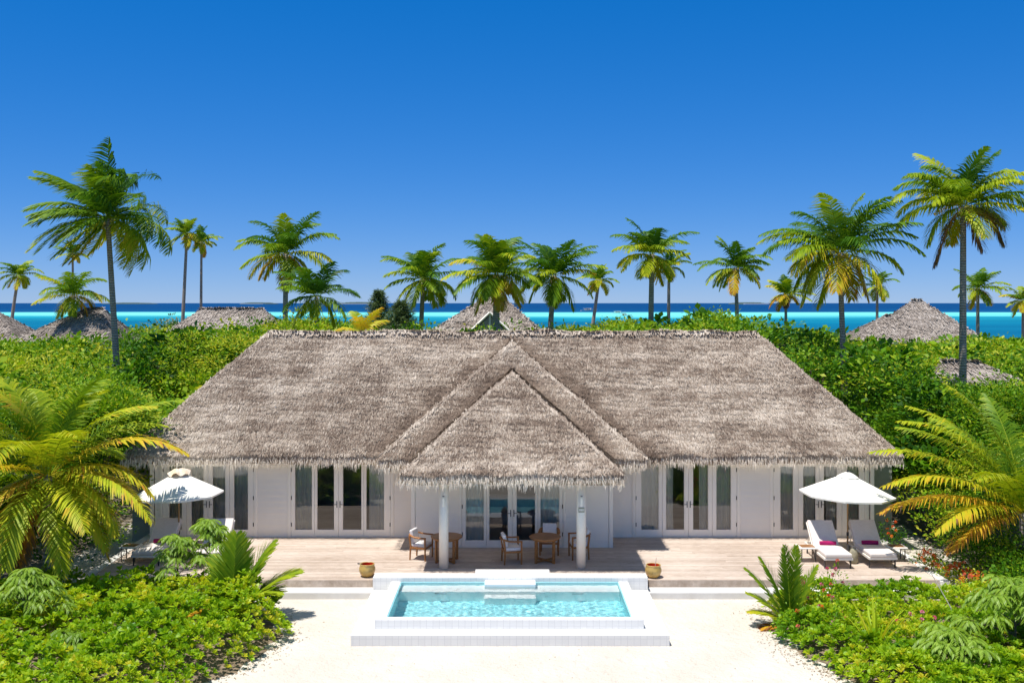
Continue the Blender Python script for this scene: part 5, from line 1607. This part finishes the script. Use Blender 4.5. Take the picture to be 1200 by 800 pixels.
# white-edged gable of the middle villa
Yg = 68.2; off = tuple(hv.location)
gm = MB(); A_ = Vector((PX(574, Yg), Yg, PZ(366, Yg))); Lx, Rx_, zb = PX(548, Yg), PX(600, Yg), PZ(390, Yg)
gm.add([(Lx, Yg, zb), (Rx_, Yg, zb), A_, (Lx, Yg + 3.2, zb + .4), (Rx_, Yg + 3.2, zb + .4), A_ + Vector((0, 3.2, 0))], [(0, 3, 5, 2), (1, 2, 5, 4)], 0.5)
gm.build('gable_roof', THATCH_FAR, hv, off=off)
gm = MB(); gm.add([(Lx + .3, Yg + .12, zb), (Rx_ - .3, Yg + .12, zb), (A_.x, Yg + .12, A_.z - .2)], [(0, 1, 2)]); gm.build('gable_wall', ROOM, hv, off=off)
gm = MB()
for ex in (Lx, Rx_): gm.tube([(ex, Yg - .03, zb - .05), (A_.x, Yg - .03, A_.z)], 0.09, 4)
gm.tube([(A_.x, Yg + .05, zb), (A_.x, Yg + .05, A_.z - .1)], 0.07, 4); gm.build('bargeboard', FRAME, hv, off=off)

# ---- boats and islets on the lagoon
def boat(label, px, py, wpx, seed, group='white boats on the lagoon'):
    Y = F * (CAMZ + 2) / (py - HZ); L = wpx * Y / F; x = PX(px, Y)
    t = thing('boat', label, 'boat', (x, Y, -2.0), 0, group)
    m = MB(); vs = []; fs = []; K = 10
    for k in range(K + 1):
        s = k / K; w = L * 0.13 * math.sin(math.pi * min(1, 0.22 + 0.75 * (1 - s))) ** 0.7 if s < 1 else 0.02; sh = L * 0.05 * s * s; X = (s - .5) * L
        vs += [(X, -w, L * .07 + sh), (X, -w * .7, -0.3), (X, w * .7, -0.3), (X, w, L * .07 + sh)]
    for k in range(K):
        for i in range(4): fs.append((k * 4 + i, k * 4 + (i + 1) % 4, k * 4 + 4 + (i + 1) % 4, k * 4 + 4 + i))
    fs += [(0, 1, 2, 3), (K * 4 + 3, K * 4 + 2, K * 4 + 1, K * 4)]
    m.add(vs, fs); m.build('hull', FRAME, t)
    m = MB(); m.bb(-L * .28, L * .12, -L * .07, L * .07, L * .072, L * .15); m.bb(-L * .34, L * .18, -L * .085, L * .085, L * .152, L * .17); m.build('cabin', FRAME, t)
    m = MB(); m.bb(-L * .24, L * .08, -L * .072, -L * .0705, L * .09, L * .13); m.build('cabin_window', METAL, t)
    return t
boat('white canopied boat on the bright lagoon strip, left of the open centre-right palm', 725, 367.5, 17, 1)
boat('white boat close below the canopied one, nearest the bushes', 733, 370, 15, 2)
boat('small white boat behind the pale leaning palm', 690, 364.5, 20, 3)

def islet(px0, px1, hpx, Y, beach=0.3):
    x0, x1 = PX(px0, Y), PX(px1, Y); h = hpx * Y / F; m = MB(); K = 40; vs = []; fs = []; rs = np.random.default_rng(int(px0))
    hh = []
    for k in range(K + 1):
        s = k / K; hh.append(-2 + h * min(1, math.sin(math.pi * s) ** 0.35) * (0.8 + 0.3 * rs.random()))
    for k in range(K + 1):
        x = x0 + (x1 - x0) * k / K
        vs += [(x, Y, -2.5), (x, Y + 20, hh[k]), (x, Y + 400, hh[k]), (x, Y + 430, -2.5)]
    for k in range(K):
        for i in range(3): fs.append((k * 4 + i, k * 4 + i + 1, k * 4 + 5 + i, k * 4 + 4 + i))
    m.add(vs, fs); tag(m.build('far_islet', simple('islet_green', (0.06, 0.10, 0.09), (0.04, 0.07, 0.07), 0.9, 0.01)), kind='structure')
    if beach:
        b = MB(); a = x0 + (x1 - x0) * .1; c = x0 + (x1 - x0) * .95
        b.bb(a, c, Y - 60, Y - 1, -2.3, -2 + beach * h); tag(b.build('far_beach', KERBM), kind='structure')
islet(118, 166, 1.6, 9000, 0)
islet(280, 312, 2.0, 8000, 0.3)
islet(396, 440, 2.6, 7500, 0.35)
islet(868, 900, 2.4, 7000, 0.45)
